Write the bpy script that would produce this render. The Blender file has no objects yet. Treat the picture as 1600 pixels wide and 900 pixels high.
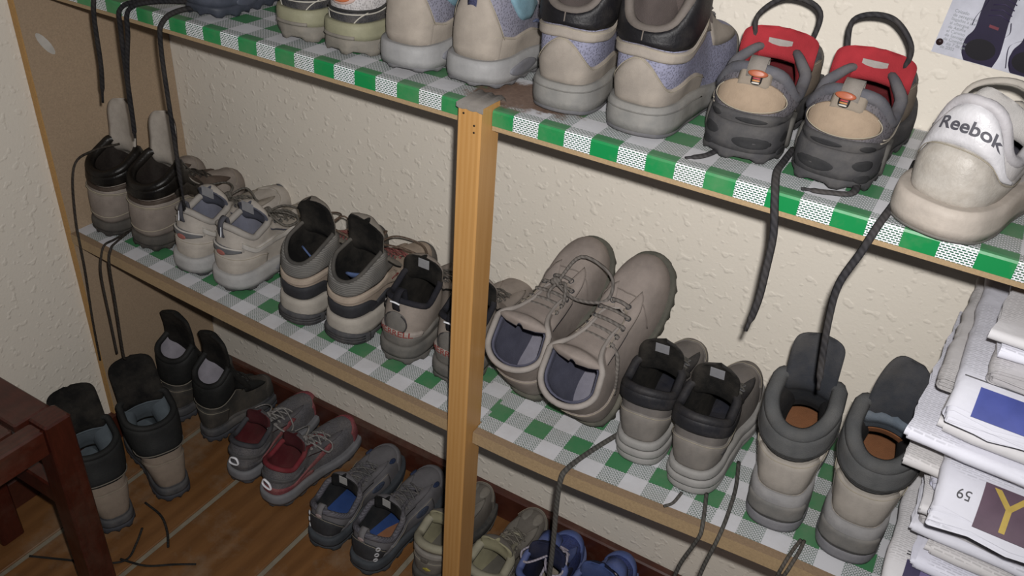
import bpy, math, random
import numpy as np
from mathutils import Vector, Matrix
random.seed(7); rng = np.random.default_rng(7)
scn = bpy.context.scene
COL = scn.collection

# ------------------------------------------------------------------ camera, light, exposure
CAM_H = 1.335
def _rot(a, b, c):
    yaw = Matrix.Rotation(a, 3, 'Z'); base = Matrix.Rotation(math.pi/2, 3, 'X')
    return yaw @ base @ Matrix.Rotation(b, 3, 'X') @ Matrix.Rotation(c, 3, 'Z')
cam = bpy.data.objects.new('camera', bpy.data.cameras.new('camera'))
RC = _rot(.4885, -.5791, .0798)
cam.matrix_world = Matrix.Translation((0, 0, CAM_H)) @ RC.to_4x4()
cam.data.sensor_width = 36.0
cam.data.lens = 1340.4/1600*36
cam.data.clip_start = .01
COL.objects.link(cam); scn.camera = cam

world = bpy.data.worlds.new('room_light'); scn.world = world; world.use_nodes = True
world.node_tree.nodes['Background'].inputs[0].default_value = (.80, .86, 1, 1)
world.node_tree.nodes['Background'].inputs[1].default_value = .085

fl = bpy.data.lights.new('camera_flash', 'SPOT')
fl.energy = 57; fl.spot_size = math.radians(125); fl.spot_blend = 1.0
fl.shadow_soft_size = .010; fl.color = (1, .975, .955)
flo = bpy.data.objects.new('camera_flash', fl); COL.objects.link(flo)
aim = _rot(.56, -.54, .0798)
flo.matrix_world = Matrix.Translation(Vector((0, 0, CAM_H)) + RC @ Vector((.022, .036, 0))) @ aim.to_4x4()

vs = scn.view_settings
scn.display_settings.display_device = 'sRGB'
vs.view_transform = 'Standard'; vs.look = 'None'; vs.gamma = 1; vs.use_curve_mapping = False
vs.exposure = 0.0

# ------------------------------------------------------------------ materials
def lin(h):
    if isinstance(h, str):
        h = h.lstrip('#'); c = [int(h[i:i+2], 16)/255 for i in (0, 2, 4)]
    else: c = h
    return tuple(x/12.92 if x <= .04045 else ((x+.055)/1.055)**2.4 for x in c)
_mats = {}
ALB = .72      # worn, dusty footwear: overall reflectance
class NT:
    def __init__(s, name):
        s.m = bpy.data.materials.new(name); s.m.use_nodes = True
        s.t = s.m.node_tree; s.b = s.t.nodes['Principled BSDF']; s.out = s.t.nodes['Material Output']
    def n(s, typ, **kw):
        nd = s.t.nodes.new(typ)
        for k, v in kw.items():
            if k.startswith('i_'):
                key = k[2:]; key = int(key) if key.isdigit() else key.replace('_', ' ')
                nd.inputs[key].default_value = v
            else: setattr(nd, k, v)
        return nd
    def l(s, a, b): s.t.links.new(a, b)
    def coord(s, which='Object', scale=None):
        tc = s.n('ShaderNodeTexCoord'); o = tc.outputs[which]
        if scale is not None:
            mp = s.n('ShaderNodeMapping'); mp.inputs['Scale'].default_value = scale if hasattr(scale, '__len__') else (scale,)*3
            s.l(o, mp.inputs[0]); o = mp.outputs[0]
        return o
    def noise(s, co, scale, detail=3, rough=.55):
        nd = s.n('ShaderNodeTexNoise', i_Scale=scale, i_Detail=detail, i_Roughness=rough); s.l(co, nd.inputs['Vector']); return nd.outputs[0]
    def ramp(s, fac, a, b, ca=(0, 0, 0, 1), cb=(1, 1, 1, 1)):
        r = s.n('ShaderNodeValToRGB'); e = r.color_ramp.elements
        e[0].position = a; e[1].position = b; e[0].color = ca; e[1].color = cb; s.l(fac, r.inputs[0]); return r.outputs[0]
    def mix(s, fac, a, b, blend='MIX'):
        m = s.n('ShaderNodeMix', data_type='RGBA', blend_type=blend)
        for sock, v in ((m.inputs[0], fac), (m.inputs[6], a), (m.inputs[7], b)):
            if hasattr(v, 'is_linked'): s.l(v, sock)
            else: sock.default_value = v if not hasattr(v, '__len__') or len(v) == 4 else (*v, 1)
        return m.outputs[2]
    def math(s, op, a, b=0.0):
        m = s.n('ShaderNodeMath', operation=op)
        for i, v in enumerate((a, b)):
            if hasattr(v, 'is_linked'): s.l(v, m.inputs[i])
            else: m.inputs[i].default_value = v
        return m.outputs[0]
    def bump(s, h, strength, dist):
        b = s.n('ShaderNodeBump', i_Strength=strength, i_Distance=dist); s.l(h, b.inputs['Height']); s.l(b.outputs[0], s.b.inputs['Normal'])

def M(kind, col, rough=.85, dust=.35, dustcol='#a59a8c'):
    """procedural shoe materials; kind: suede leather mesh rib rubber fabric plain lace gloss"""
    key = (kind, col, rough, dust, dustcol)
    if key in _mats: return _mats[key]
    t = NT(kind + '_' + col.lstrip('#')); b = t.b
    c = lin(col); g_ = sum(c)/3; k_ = 1.0 if kind == 'gloss' else ALB
    ds = .26 if kind in ('suede', 'rubber') else .12
    c = tuple((x*(1-ds)+g_*ds)*k_ for x in c)
    b.inputs['Roughness'].default_value = rough
    b.inputs['Specular IOR Level'].default_value = .25
    co = t.coord()
    big = t.noise(co, 26, 4, .6)
    fac = t.ramp(big, .35, .7)
    base = t.mix(fac, tuple(x*.80 for x in c), tuple(min(1, x*1.08) for x in c))
    if kind in ('mesh', 'rib'):
        if kind == 'mesh':
            v = t.n('ShaderNodeTexVoronoi', i_Scale=420.0); t.l(co, v.inputs['Vector'])
            p = t.ramp(v.outputs[0], .15, .55)
        else:
            v = t.n('ShaderNodeTexWave', i_Scale=105.0, i_Distortion=.5, bands_direction='Z'); t.l(co, v.inputs['Vector']); p = v.outputs[1]
        base = t.mix(p, tuple(x*.5 for x in c), base)
        t.bump(p, .5, .0008)
    elif kind == 'suede': t.bump(t.noise(co, 700, 2, .7), .35, .0008)
    elif kind == 'leather': t.bump(t.noise(co, 330, 4, .6), .4, .0010)
    elif kind == 'rubber': t.bump(t.noise(co, 120, 4, .7), .35, .0012)
    elif kind == 'fabric': t.bump(t.noise(co, 900, 2, .7), .6, .0012)
    elif kind == 'lace':
        w = t.n('ShaderNodeTexWave', i_Scale=70.0, i_Distortion=2.0, bands_direction='DIAGONAL'); t.l(co, w.inputs['Vector'])
        base = t.mix(t.math('MULTIPLY', w.outputs[1], .30), base, tuple(min(1, x*2.6+.02) for x in c)); t.bump(w.outputs[1], .4, .0006)
    if dust > 0:
        d = t.ramp(t.noise(co, 14, 6, .68), .42, .72)
        base = t.mix(t.math('MULTIPLY', d, dust), base, tuple(x*ALB for x in lin(dustcol)))
        g = t.ramp(t.noise(co, 33, 5, .7), .52, .78)
        base = t.mix(t.math('MULTIPLY', g, min(.6, dust*1.1)), base, tuple(x*.45 for x in c))
    t.l(base, b.inputs['Base Color'])
    _mats[key] = t.m
    return t.m

def plaster():
    t = NT('stippled_plaster'); co = t.coord()
    big = t.noise(co, 2.2, 3)
    t.l(t.mix(big, lin('#d4ccbf'), lin('#ddd6ca')), t.b.inputs['Base Color']); t.b.inputs['Roughness'].default_value = .62
    t.b.inputs['Specular IOR Level'].default_value = .3
    blob = t.ramp(t.noise(co, 75, 1.5, .45), .58, .70)
    fine = t.noise(co, 190, 4, .6)
    h = t.math('ADD', t.math('MULTIPLY', blob, 1.0), t.math('MULTIPLY', fine, .45))
    t.bump(h, .36, .0025); return t.m
def chipboard(col='#a3886a', name='chipboard'):
    t = NT(name); co = t.coord(); c = lin(col)
    n = t.noise(co, 330, 5, .8); big = t.noise(co, 4, 3)
    base = t.mix(t.ramp(n, .3, .7), tuple(x*.74 for x in c), tuple(min(1, x*1.12) for x in c))
    base = t.mix(t.math('MULTIPLY', t.ramp(big, .4, .75), .25), base, tuple(x*.72 for x in c))
    t.l(base, t.b.inputs['Base Color']); t.b.inputs['Roughness'].default_value = .8; t.bump(n, .25, .001); return t.m
def wood(col, dark, name, scale=(14, 14, 1.2), rough=.45, dirt=0):
    t = NT(name); co = t.coord('Object', scale); c, d = lin(col), lin(dark)
    w = t.n('ShaderNodeTexWave', i_Scale=1.6, i_Distortion=5.0, i_Detail=3.0, bands_direction='X'); t.l(co, w.inputs['Vector'])
    n = t.noise(co, 9, 6, .7)
    f = t.math('ADD', t.math('MULTIPLY', w.outputs[1], .20), t.math('MULTIPLY', n, .75))
    base = t.mix(t.ramp(f, .3, .8), c, d)
    if dirt:
        o = t.coord(); base = t.mix(t.math('MULTIPLY', t.ramp(t.noise(o, 7, 6, .7), .5, .75), dirt), base, lin('#8d8373'))
    t.l(base, t.b.inputs['Base Color']); t.b.inputs['Roughness'].default_value = rough; t.bump(n, .12, .001); return t.m
def gingham():
    t = NT('gingham_oilcloth'); uv = t.coord('UV'); s = .0325
    sp = t.n('ShaderNodeSeparateXYZ'); t.l(uv, sp.inputs[0])
    def par(o): return t.math('FLOOR', t.math('MODULO', t.math('ADD', t.math('DIVIDE', o, s), 400.0), 2.0))
    a, b = par(sp.outputs[0]), par(sp.outputs[1])
    br = t.n('ShaderNodeTexBrick', i_Scale=1.0); t.l(uv, br.inputs['Vector'])
    br.inputs['Brick Width'].default_value = .0046; br.inputs['Row Height'].default_value = .0024
    br.inputs['Mortar Size'].default_value = .00062; br.inputs['Mortar Smooth'].default_value = .2
    G, W = lin('#0d7a40'), lin('#dcdde2')
    br.inputs['Color1'].default_value = br.inputs['Color2'].default_value = (*lin('#115037'), 1)
    br.inputs['Mortar'].default_value = (*W, 1)
    row1 = t.mix(b, t.mix(a, br.outputs[0], W), t.mix(a, G, br.outputs[0]))
    co = t.coord(); n = t.ramp(t.noise(co, 9, 6, .7), .45, .8)
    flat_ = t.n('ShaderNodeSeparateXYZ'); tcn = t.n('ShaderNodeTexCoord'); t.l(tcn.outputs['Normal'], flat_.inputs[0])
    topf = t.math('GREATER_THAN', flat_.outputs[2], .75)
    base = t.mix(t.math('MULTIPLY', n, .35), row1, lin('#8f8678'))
    base = t.mix(t.math('MULTIPLY', topf, .30), base, lin('#6f6a68'))  # upward faces greyed evenly: dust plus glancing-flash shade put into the colour
    # the worn patch beside the post where the print has rubbed off to bare brown board
    vm = t.n('ShaderNodeVectorMath', operation='MULTIPLY_ADD'); t.l(co, vm.inputs[0])
    vm.inputs[1].default_value = (6.5, 11, 4); vm.inputs[2].default_value = (6.5*.458, -11*.858, -4*.969)
    ln = t.n('ShaderNodeVectorMath', operation='LENGTH'); t.l(vm.outputs[0], ln.inputs[0])
    wn = t.math('ADD', ln.outputs['Value'], t.math('MULTIPLY', t.noise(co, 45, 5, .7), .9))
    wear = t.ramp(wn, .82, .98, (1, 1, 1, 1), (0, 0, 0, 1))
    base = t.mix(wear, base, t.mix(t.noise(co, 160, 4, .7), lin('#4a3830'), lin('#8a7466')))
    t.l(base, t.b.inputs['Base Color']); t.b.inputs['Roughness'].default_value = .42
    t.bump(t.noise(co, 60, 3), .15, .0015)
    return t.m
def newsprint(tone, seed, style=0):
    t = NT('newsprint'); co = t.coord('Object'); mp = t.n('ShaderNodeMapping'); t.l(co, mp.inputs[0])
    mp.inputs['Location'].default_value = (seed*.37, seed*.19, 0)
    br = t.n('ShaderNodeTexBrick', i_Scale=1.0); t.l(mp.outputs[0], br.inputs['Vector'])
    br.inputs['Brick Width'].default_value = .011; br.inputs['Row Height'].default_value = .0034
    br.inputs['Mortar Size'].default_value = .0011; br.inputs['Mortar Smooth'].default_value = .3
    c = lin(tone); ink = tuple(x*.45 for x in c)
    br.inputs['Color1'].default_value = (*ink, 1); br.inputs['Color2'].default_value = (*tuple(x*.65 for x in c), 1); br.inputs['Mortar'].default_value = (*c, 1)
    block = t.ramp(t.noise(mp.outputs[0], 9, 1, .4), .50, .53)
    nrm = t.n('ShaderNodeNewGeometry'); sp = t.n('ShaderNodeSeparateXYZ')
    tc = t.n('ShaderNodeTexCoord'); t.l(tc.outputs['Normal'], sp.inputs[0])
    up = t.math('GREATER_THAN', t.math('ABSOLUTE', sp.outputs[2]), .6)
    f = t.math('MULTIPLY', t.math('MULTIPLY', block, up), .5)
    base = t.mix(f, t.mix(t.noise(co, 30, 4), tuple(x*.86 for x in c), c), br.outputs[0])
    t.l(base, t.b.inputs['Base Color']); t.b.inputs['Roughness'].default_value = .8
    t.bump(t.noise(co, 38, 3, .5), .35, .004)
    return t.m

# ------------------------------------------------------------------ mesh helpers
def link(name, verts, faces, mat=None, parent=None, smooth=True, flip=False):
    me = bpy.data.meshes.new(name)
    fs = [tuple(reversed(f)) for f in faces] if flip else faces
    me.from_pydata([tuple(map(float, v)) for v in verts], [], fs)
    if smooth: me.polygons.foreach_set('use_smooth', [True]*len(me.polygons))
    me.update()
    o = bpy.data.objects.new(name, me)
    if mat: me.materials.append(mat)
    COL.objects.link(o)
    if parent: o.parent = parent
    return o
def tag(o, label=None, cat=None, group=None, kind=None):
    if label: o['label'] = label
    if cat: o['category'] = cat
    if group: o['group'] = group
    if kind: o['kind'] = kind
    return o
def empty(name, loc=(0, 0, 0), rot=(0, 0, 0)):
    o = bpy.data.objects.new(name, None); o.empty_display_size = .02
    o.location = loc; o.rotation_euler = rot; COL.objects.link(o); return o
class MB:
    def __init__(s): s.v = []; s.f = []
    def add(s, v, f):
        n = len(s.v); s.v += [tuple(x) for x in v]; s.f += [tuple(i+n for i in q) for q in f]; return s
    def box(s, x0, x1, y0, y1, z0, z1, bev=0.0):
        # box with chamfered vertical/horizontal edges
        if bev <= 0:
            v = [(x, y, z) for z in (z0, z1) for x, y in ((x0, y0), (x1, y0), (x1, y1), (x0, y1))]
            return s.add(v, [(3, 2, 1, 0), (4, 5, 6, 7), (0, 1, 5, 4), (1, 2, 6, 5), (2, 3, 7, 6), (3, 0, 4, 7)])
        b = bev; rings = []
        for z, i in ((z0, b), (z0+b, 0), (z1-b, 0), (z1, b)):
            rings.append([(x0+b+i, y0+i, z), (x1-b-i, y0+i, z), (x1-i, y0+b+i, z), (x1-i, y1-b-i, z), (x1-b-i, y1-i, z), (x0+b+i, y1-i, z), (x0+i, y1-b-i, z), (x0+i, y0+b+i, z)])
        v = [p for r in rings for p in r]; f = [tuple(range(7, -1, -1)), tuple(range(24, 32))]
        for k in range(3):
            for j in range(8): f.append((k*8+j, k*8+(j+1) % 8, k*8+8+(j+1) % 8, k*8+8+j))
        return s.add(v, f)
    def obj(s, name, mat, parent=None, smooth=False): return link(name, s.v, s.f, mat, parent, smooth)

def smooth_path(pts, n=6):
    """Catmull-Rom through pts"""
    P = [np.array(p, float) for p in pts]; P = [2*P[0]-P[1]] + P + [2*P[-1]-P[-2]]; out = []
    for i in range(1, len(P)-2):
        a, b, c, d = P[i-1:i+3]
        for k in range(n):
            t = k/n; out.append(.5*((2*b)+(c-a)*t+(2*a-5*b+4*c-d)*t*t+(3*b-a-3*c+d)*t**3))
    out.append(P[-2]); return np.array(out)
def tube_vf(path, r, nseg=6, flat=1.0, closed=False, cap=True):
    path = np.asarray(path, float); n = len(path); r = np.broadcast_to(np.asarray(r, float), (n,))
    tan = np.gradient(path, axis=0)
    if closed: tan = np.roll(path, -1, 0)-np.roll(path, 1, 0)
    tan /= np.linalg.norm(tan, axis=1)[:, None]+1e-12
    ref = np.array([0, 0, 1.]) if abs(tan[0][2]) < .8 else np.array([1., 0, 0])
    u = np.cross(tan[0], ref); u /= np.linalg.norm(u); V = []; F = []
    for i in range(n):
        u = u-tan[i]*(u@tan[i]); u /= np.linalg.norm(u)+1e-12; w = np.cross(tan[i], u)
        for k in range(nseg):
            a = 2*math.pi*k/nseg; V.append(path[i]+r[i]*(math.cos(a)*u+flat*math.sin(a)*w))
    for i in range(n if closed else n-1):
        j = (i+1) % n
        for k in range(nseg): F.append((i*nseg+k, i*nseg+(k+1) % nseg, j*nseg+(k+1) % nseg, j*nseg+k))
    if cap and not closed: F += [tuple(range(nseg-1, -1, -1)), tuple((n-1)*nseg+k for k in range(nseg))]
    return V, F
def tube(name, path, r, mat, parent=None, **kw):
    v, f = tube_vf(path, r, **kw); return link(name, v, f, mat, parent)
def ribbon_vf(path, side, w, th):
    """flat strap along path; side = width direction"""
    path = np.asarray(path, float); tan = np.gradient(path, axis=0); V = []; F = []
    side = np.broadcast_to(np.asarray(side, float), path.shape)
    for p, t, s in zip(path, tan, side):
        s = s/np.linalg.norm(s); nn = np.cross(t, s); nn /= np.linalg.norm(nn)+1e-12
        V += [p-s*w/2-nn*th/2, p+s*w/2-nn*th/2, p+s*w/2+nn*th/2, p-s*w/2+nn*th/2]
    n = len(path)
    for i in range(n-1):
        for k in range(4): F.append((i*4+k, i*4+(k+1) % 4, i*4+4+(k+1) % 4, i*4+4+k))
    F += [(3, 2, 1, 0), tuple((n-1)*4+k for k in range(4))]
    return V, F
def grid_faces(nu, nv, closed_u=False):
    F = []
    for i in range(nu if closed_u else nu-1):
        a, b = i*nv, ((i+1) % nu)*nv
        for j in range(nv-1): F.append((a+j, b+j, b+j+1, a+j+1))
    return F
def shell_vf(P, N, lo, hi):
    """patch P (nu,nv,3) lifted along N to hi with skirts going down to lo, rounded edge"""
    nu, nv, _ = P.shape
    top = (P+N*hi).copy()
    for sl in ((0, slice(None)), (-1, slice(None)), (slice(None), 0), (slice(None), -1)): top[sl] = (P+N*(lo+(hi-lo)*.55))[sl]
    V = list(top.reshape(-1, 3)); F = grid_faces(nu, nv)
    edge = [(i, 0) for i in range(nu)]+[(nu-1, j) for j in range(1, nv)]+[(i, nv-1) for i in range(nu-2, -1, -1)]+[(0, j) for j in range(nv-2, 0, -1)]
    n0 = len(V); bot = P+N*lo
    for (i, j) in edge: V.append(bot[i, j])
    m = len(edge)
    for k in range(m):
        a = edge[k]; b = edge[(k+1) % m]
        F.append((n0+k, n0+(k+1) % m, b[0]*nv+b[1], a[0]*nv+a[1]))
    return V, F
def curve(vals, x):
    """smooth interpolation of evenly spaced or (x,y) knots, vectorised"""
    if np.isscalar(vals): return np.full(np.shape(x), float(vals))
    if hasattr(vals[0], '__len__'): xs = np.array([v[0] for v in vals], float); ys = np.array([v[1] for v in vals], float)
    else: ys = np.array(vals, float); xs = np.linspace(0, 1, len(ys))
    d = np.linspace(xs[0], xs[-1], 241); y = np.interp(d, xs, ys); k = 15
    yp = np.concatenate([2*y[0]-y[k:0:-1], y, 2*y[-1]-y[-2:-k-2:-1]]); ker = np.hanning(2*k+1); ker /= ker.sum()
    return np.interp(x, d, np.convolve(yp, ker, 'same')[k:-k])
def sstep(a, b, x): t = np.clip((x-a)/(b-a), 0, 1); return t*t*(3-2*t)

# ------------------------------------------------------------------ the shoe builder
_OUT = [(0, 0), (.062, .010), (.106, .052), (.128, .15), (.122, .30), (.138, .46), (.168, .62), (.172, .74), (.150, .87), (.095, .96), (.01, 1.0),
        (-.085, .975), (-.145, .89), (-.166, .76), (-.155, .63), (-.120, .48), (-.108, .34), (-.120, .17), (-.102, .055), (-.060, .010)]
_c = smooth_path([_OUT[-2], _OUT[-1]]+_OUT+[_OUT[0], _OUT[1]], 12)[24:-12]
_i = int(np.argmax(_c[:, 1]))
def _res(c, n):
    d = np.concatenate([[0], np.cumsum(np.linalg.norm(np.diff(c, axis=0), axis=1))]); q = np.linspace(0, d[-1], n+1)
    return np.stack([np.interp(q, d, c[:, k]) for k in range(2)], 1)
OUTL = np.concatenate([_res(_c[:_i+1], 256)[:-1], _res(np.vstack([_c[_i:], _c[:1]]), 256)[:-1]])

class Shoe:
    def __init__(s, name, label, loc, yaw, left, cat='shoe', group=None, pitch=0, roll=0, L=.265, wid=1.0, hs=.03, ht=.022, spring=.05,
                 H=(.095, .09, .1, .085, .07), y0=.035, y1=.64, wo=.034, wt=.017, toe=.045, bulge=.005, lean=0.0, ball=.88):
        wid *= 1.04; s.ball = ball
        s.L, s.wid, s.hs, s.ht, s.spring, s.toe, s.bulge, s.lean = L, wid, hs, ht, spring, toe, bulge, lean
        s.y0, s.y1, s.wo, s.wt, s.left = y0, y1, wo, wt, left
        s.Hz = list(H) if hasattr(H[0], '__len__') else [(0, H[0]), (.22, H[1]), (.48, H[2]), (.72, H[3]), (1, H[4])]
        s.Wv = [(0, 1.), (.26, 1.0), (.42, .97), (.55, .72), (.70, .55), (.9, .5), (.96, .38), (1, .0)]
        s.sgn = -1 if left else 1
        loc = (loc[0], loc[1], loc[2]+.0008)
        if .3 < loc[2] < .7 and not pitch: roll = -math.atan((zlow(loc[0]+.03)-zlow(loc[0]-.03))/.06)
        s.root = empty(name, loc, (pitch, roll, yaw)); s.root.rotation_mode = 'XYZ'
        s.root.matrix_world = Matrix.Translation(loc) @ Matrix.Rotation(yaw, 4, 'Z') @ Matrix.Rotation(pitch, 4, 'X') @ Matrix.Rotation(roll, 4, 'Y')
        s.MW = s.root.matrix_world.copy()
        tag(s.root, label, cat, group)
    # --- geometry in right-shoe space
    def base(s, th, out=0.0):
        th = np.asarray(th, float) % 1.0; q = np.append(np.arange(512)/512, 1.0)
        O = np.vstack([OUTL, OUTL[:1]])*s.L
        O = O.copy(); u_ = O[:, 1]/s.L; O[:, 0] *= 1-(1-s.ball)*sstep(.3, .55, u_)
        x = np.interp(th, q, O[:, 0])*s.wid; y = np.interp(th, q, O[:, 1])
        e = 1/512
        dx = np.interp((th+e) % 1, q, O[:, 0])*s.wid-np.interp((th-e) % 1, q, O[:, 0])*s.wid; dy = np.interp((th+e) % 1, q, O[:, 1])-np.interp((th-e) % 1, q, O[:, 1])
        ln = np.hypot(dx, dy)+1e-9; nx, ny = dy/ln, -dx/ln
        return x+nx*out, y+ny*out, nx, ny
    def zbot(s, y):
        u = y/s.L
        return s.L*(s.spring*np.clip((u-.68)/.32, 0, 1)**2+.012*np.clip((.10-u)/.10, 0, 1)**2)
    def ztop(s, y):
        u = y/s.L
        return s.zbot(y)+s.hs+(s.ht-s.hs)*sstep(.3, .62, u)-s.L*.012*np.clip((.10-u)/.10, 0, 1)**2
    def vof(s, yb): return 1-(1-np.clip(yb, 0, 1))**1.6
    def rim(s, th):
        th = np.asarray(th, float) % 1.0
        x, y, _, _ = s.base(th); v = s.vof(y/s.L)
        ta = np.minimum(th, 1-th); sg = np.where(th < .5, 1.0, -1.0); ha = .10; y00 = s.y0*s.L
        _, yh, _, _ = s.base(np.array([ha])); yh = y00+(s.y1-s.y0)*s.L*s.vof(yh/s.L)[0]
        ph = np.clip(ta/ha, 0, 1)*np.pi/2
        wv = np.interp(v, [a for a, b in s.Wv], [b for a, b in s.Wv])
        k = np.clip((v-.45)/.15, 0, 1); wabs = wv*s.wo*(1-k)+np.maximum(wv/.55*s.wt, 0)*k
        wabs = np.where(ta < ha, s.wo*np.sin(ph), wabs)
        yr = np.where(ta < ha, y00+(yh-y00)*(1-np.cos(ph)), y00+(s.y1-s.y0)*v*s.L)
        z = curve(s.Hz, v)
        return sg*wabs, yr+s.lean*np.clip(z-.05, 0, 1), z
    def S(s, th, t):
        th, t = np.broadcast_arrays(np.asarray(th, float), np.asarray(t, float))
        bx, by, nx, ny = s.base(th, -.0035); rx, ry, rz = s.rim(th); bz = s.ztop(by)-.004
        yb = by/s.L; k = 1-sstep(.38, .80, yb); Hh = rz-bz
        th_h = s.toe*np.ones_like(by)
        p1x = bx+nx*s.bulge*(.4+.6*k); p1y = by+ny*s.bulge*(.4+.6*k); p1z = bz+k*Hh*.36+(1-k)*th_h*1.15
        hx, hy, hz = rx+nx*s.bulge*.5, ry+ny*s.bulge*.5, rz-.34*Hh
        fx, fy, fz = rx+(bx-rx)*.62, ry+(by-ry)*.62, rz+(bz+th_h-rz)*.50
        fz = np.maximum(fz, bz+th_h*.9)
        p2x, p2y, p2z = hx*k+fx*(1-k), hy*k+fy*(1-k), hz*k+fz*(1-k)
        a, b, c, d = (1-t)**3, 3*(1-t)**2*t, 3*(1-t)*t*t, t**3
        return np.stack([a*bx+b*p1x+c*p2x+d*rx, a*by+b*p1y+c*p2y+d*ry, a*bz+b*p1z+c*p2z+d*rz], -1)
    def N(s, th, t, fn=None):
        fn = fn or s.S; e = .004
        du = fn(th+e, t)-fn(th-e, t); dv = fn(th, np.clip(t+e, 0, 1))-fn(th, np.clip(t-e, 0, 1))
        n = np.cross(du, dv); return n/(np.linalg.norm(n, axis=-1, keepdims=True)+1e-12)
    def SS(s, th, q):    # the sole's side wall
        bx, by, nx, ny = s.base(th, s.soleout); zb, zt = s.zbot(by), s.ztop(by)
        return np.stack([bx, by, zb+(zt-zb)*q], -1)
    soleout = .004
    def fin(s, V):
        V = np.asarray(V, float).copy(); V[:, 0] *= s.sgn; return V
    def put(s, name, V, F, mat, parent=None, smooth=True, label=None):
        o = link(name, s.fin(V), F, mat, parent or s.root, smooth, flip=s.left)
        if label: o['label'] = label
        return o
    # --- parts
    def sole(s, layers):
        """layers: (name, mat, q0, q1, out, tread)"""
        n = 96; th = np.arange(n)/n
        for (name, mat, q0, q1, out, tread) in layers:
            rings = []
            seq = [(q0, -.003), (q0, 0), (q0+(q1-q0)*.3, .0012), (q0+(q1-q0)*.7, .0010), (q1, -.0004), (q1, -.004)]
            for qi, (q, o) in enumerate(seq):
                mod = 0
                bx, by, nx, ny = s.base(th, out+o)
                zb, zt = s.zbot(by), s.ztop(by); z = zb+(zt-zb)*q
                if tread and qi < 3:
                    w = (np.sin(th*2*np.pi*tread) > .1)*1.0
                    bx, by = bx-nx*.0028*(1-w), by-ny*.0028*(1-w)
                    if qi < 2: z = z+.0035*(1-w)
                rings.append(np.stack([bx, by, z], -1))
            V = np.concatenate(rings); F = []
            for r in range(len(seq)-1):
                for i in range(n): j = (i+1) % n; F.append((r*n+i, r*n+j, r*n+n+j, r*n+n+i))
            F.append(tuple(range(n-1, -1, -1))); F.append(tuple((len(seq)-1)*n+i for i in range(n)))
            s.put(name, V, F, mat)
    def upper(s, mat, lining, insole, rimr=.0035, rimmat=None, lin_th=.005):
        nu, nv = 72, 15; th = np.arange(nu)/nu; t = np.linspace(0, 1, nv)**.9
        T, Q = np.meshgrid(th, t, indexing='ij')
        s.up = s.put('upper', s.S(T, Q).reshape(-1, 3), grid_faces(nu, nv, True), mat)
        NN = s.N(T, np.clip(Q, .02, .97)); P = s.S(T, Q)-NN*lin_th
        s.put('lining', P.reshape(-1, 3), [tuple(reversed(f)) for f in grid_faces(nu, nv, True)], lining)
        x, y, _, _ = s.base(th, -.006); z = s.ztop(y)+.0035
        V = np.stack([x, y, z], -1)
        cen = [(0, v*s.L, 0) for v in (.15, .3, .45, .6, .75, .9)]
        F = [tuple(range(nu))]
        s.put('insole', V, F, insole, smooth=False)
        # rolled rim
        n2 = 110; tt = np.arange(n2)/n2; R = s.S(tt, np.ones(n2)); n_ = s.N(tt, np.full(n2, .97)); R = R-n_*(lin_th*.5)
        v = s.vof(s.base(tt)[1]/s.L); rr = rimr*(1-.5*sstep(.4, .7, v))+.0005
        V, F = tube_vf(R, rr, 8, closed=True); s.put('collar', V, F, rimmat or lining)
    def band(s, name, mat, t0, t1, lo, hi, off=.0004, th=.0018, nu=28, nv=7, sides=False, parent=None, sole=False, stitch=None, label=None):
        spans = [(t0, t1)] + ([(-t0, -t1)] if sides else [])
        for a, b in spans:
            u = np.linspace(0, 1, nu); l, h = curve(lo, u), curve(hi, u)
            T = np.repeat((a+(b-a)*u)[:, None], nv, 1); Q = l[:, None]+(h-l)[:, None]*np.linspace(0, 1, nv)[None]
            Q = np.clip(Q, 0, 1); fn = s.SS if sole else s.S
            P = fn(T, Q); NN = s.N(T, np.clip(Q, .01, .98), fn)
            V, F = shell_vf(P, NN, off-.0012, off+th)
            if b < a: F = [tuple(reversed(f)) for f in F]
            o = s.put(name, V, F, mat, parent, label=label)
            if stitch:
                e = .10
                for row in (h-(h-l)*.0-.02,):
                    Pq = fn(a+(b-a)*u, np.clip(row, 0, 1)); Nq = s.N(a+(b-a)*u, np.clip(row, .01, .98), fn)
                    v2, f2 = tube_vf(Pq+Nq*(off+th), .0005, 4); s.put('stitching', v2, f2, stitch, o)
        return o
    def disc(s, name, mat, tc, qc, rt, rq, off=.0004, th=.0016, power=2.0, sole=False, parent=None, tilt=0.0, n=28, label=None, both=False):
        for sg in ((1, -1) if both else (1,)):
            a = np.linspace(0, 2*np.pi, n+1)[:-1]; fn = s.SS if sole else s.S
            ca, sa = np.cos(a), np.sin(a); sx, sy = np.sign(ca)*abs(ca)**(2/power), np.sign(sa)*abs(sa)**(2/power)
            rings = []
            for r, o in ((1, off-.0012), (1, off+th*.5), (.9, off+th), (.5, off+th)):
                T = sg*tc+rt*r*(sx*math.cos(tilt)-sy*math.sin(tilt)*sg); Q = np.clip(qc+rq*r*(sx*math.sin(tilt)*sg+sy*math.cos(tilt)), 0, 1)
                rings.append(fn(T, Q)+s.N(T, np.clip(Q, .01, .98), fn)*o)
            cT, cQ = np.array([sg*tc]), np.array([qc]); c = fn(cT, cQ)+s.N(cT, cQ, fn)*(off+th)
            V = np.concatenate(rings+[c]); F = []
            for k in range(3):
                for i in range(n): j = (i+1) % n; F.append((k*n+i, k*n+j, k*n+n+j, k*n+n+i))
            for i in range(n): F.append((3*n+i, 3*n+(i+1) % n, 4*n))
            ob = s.put(name, V, F, mat, parent, label=label)
        return ob
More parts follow.
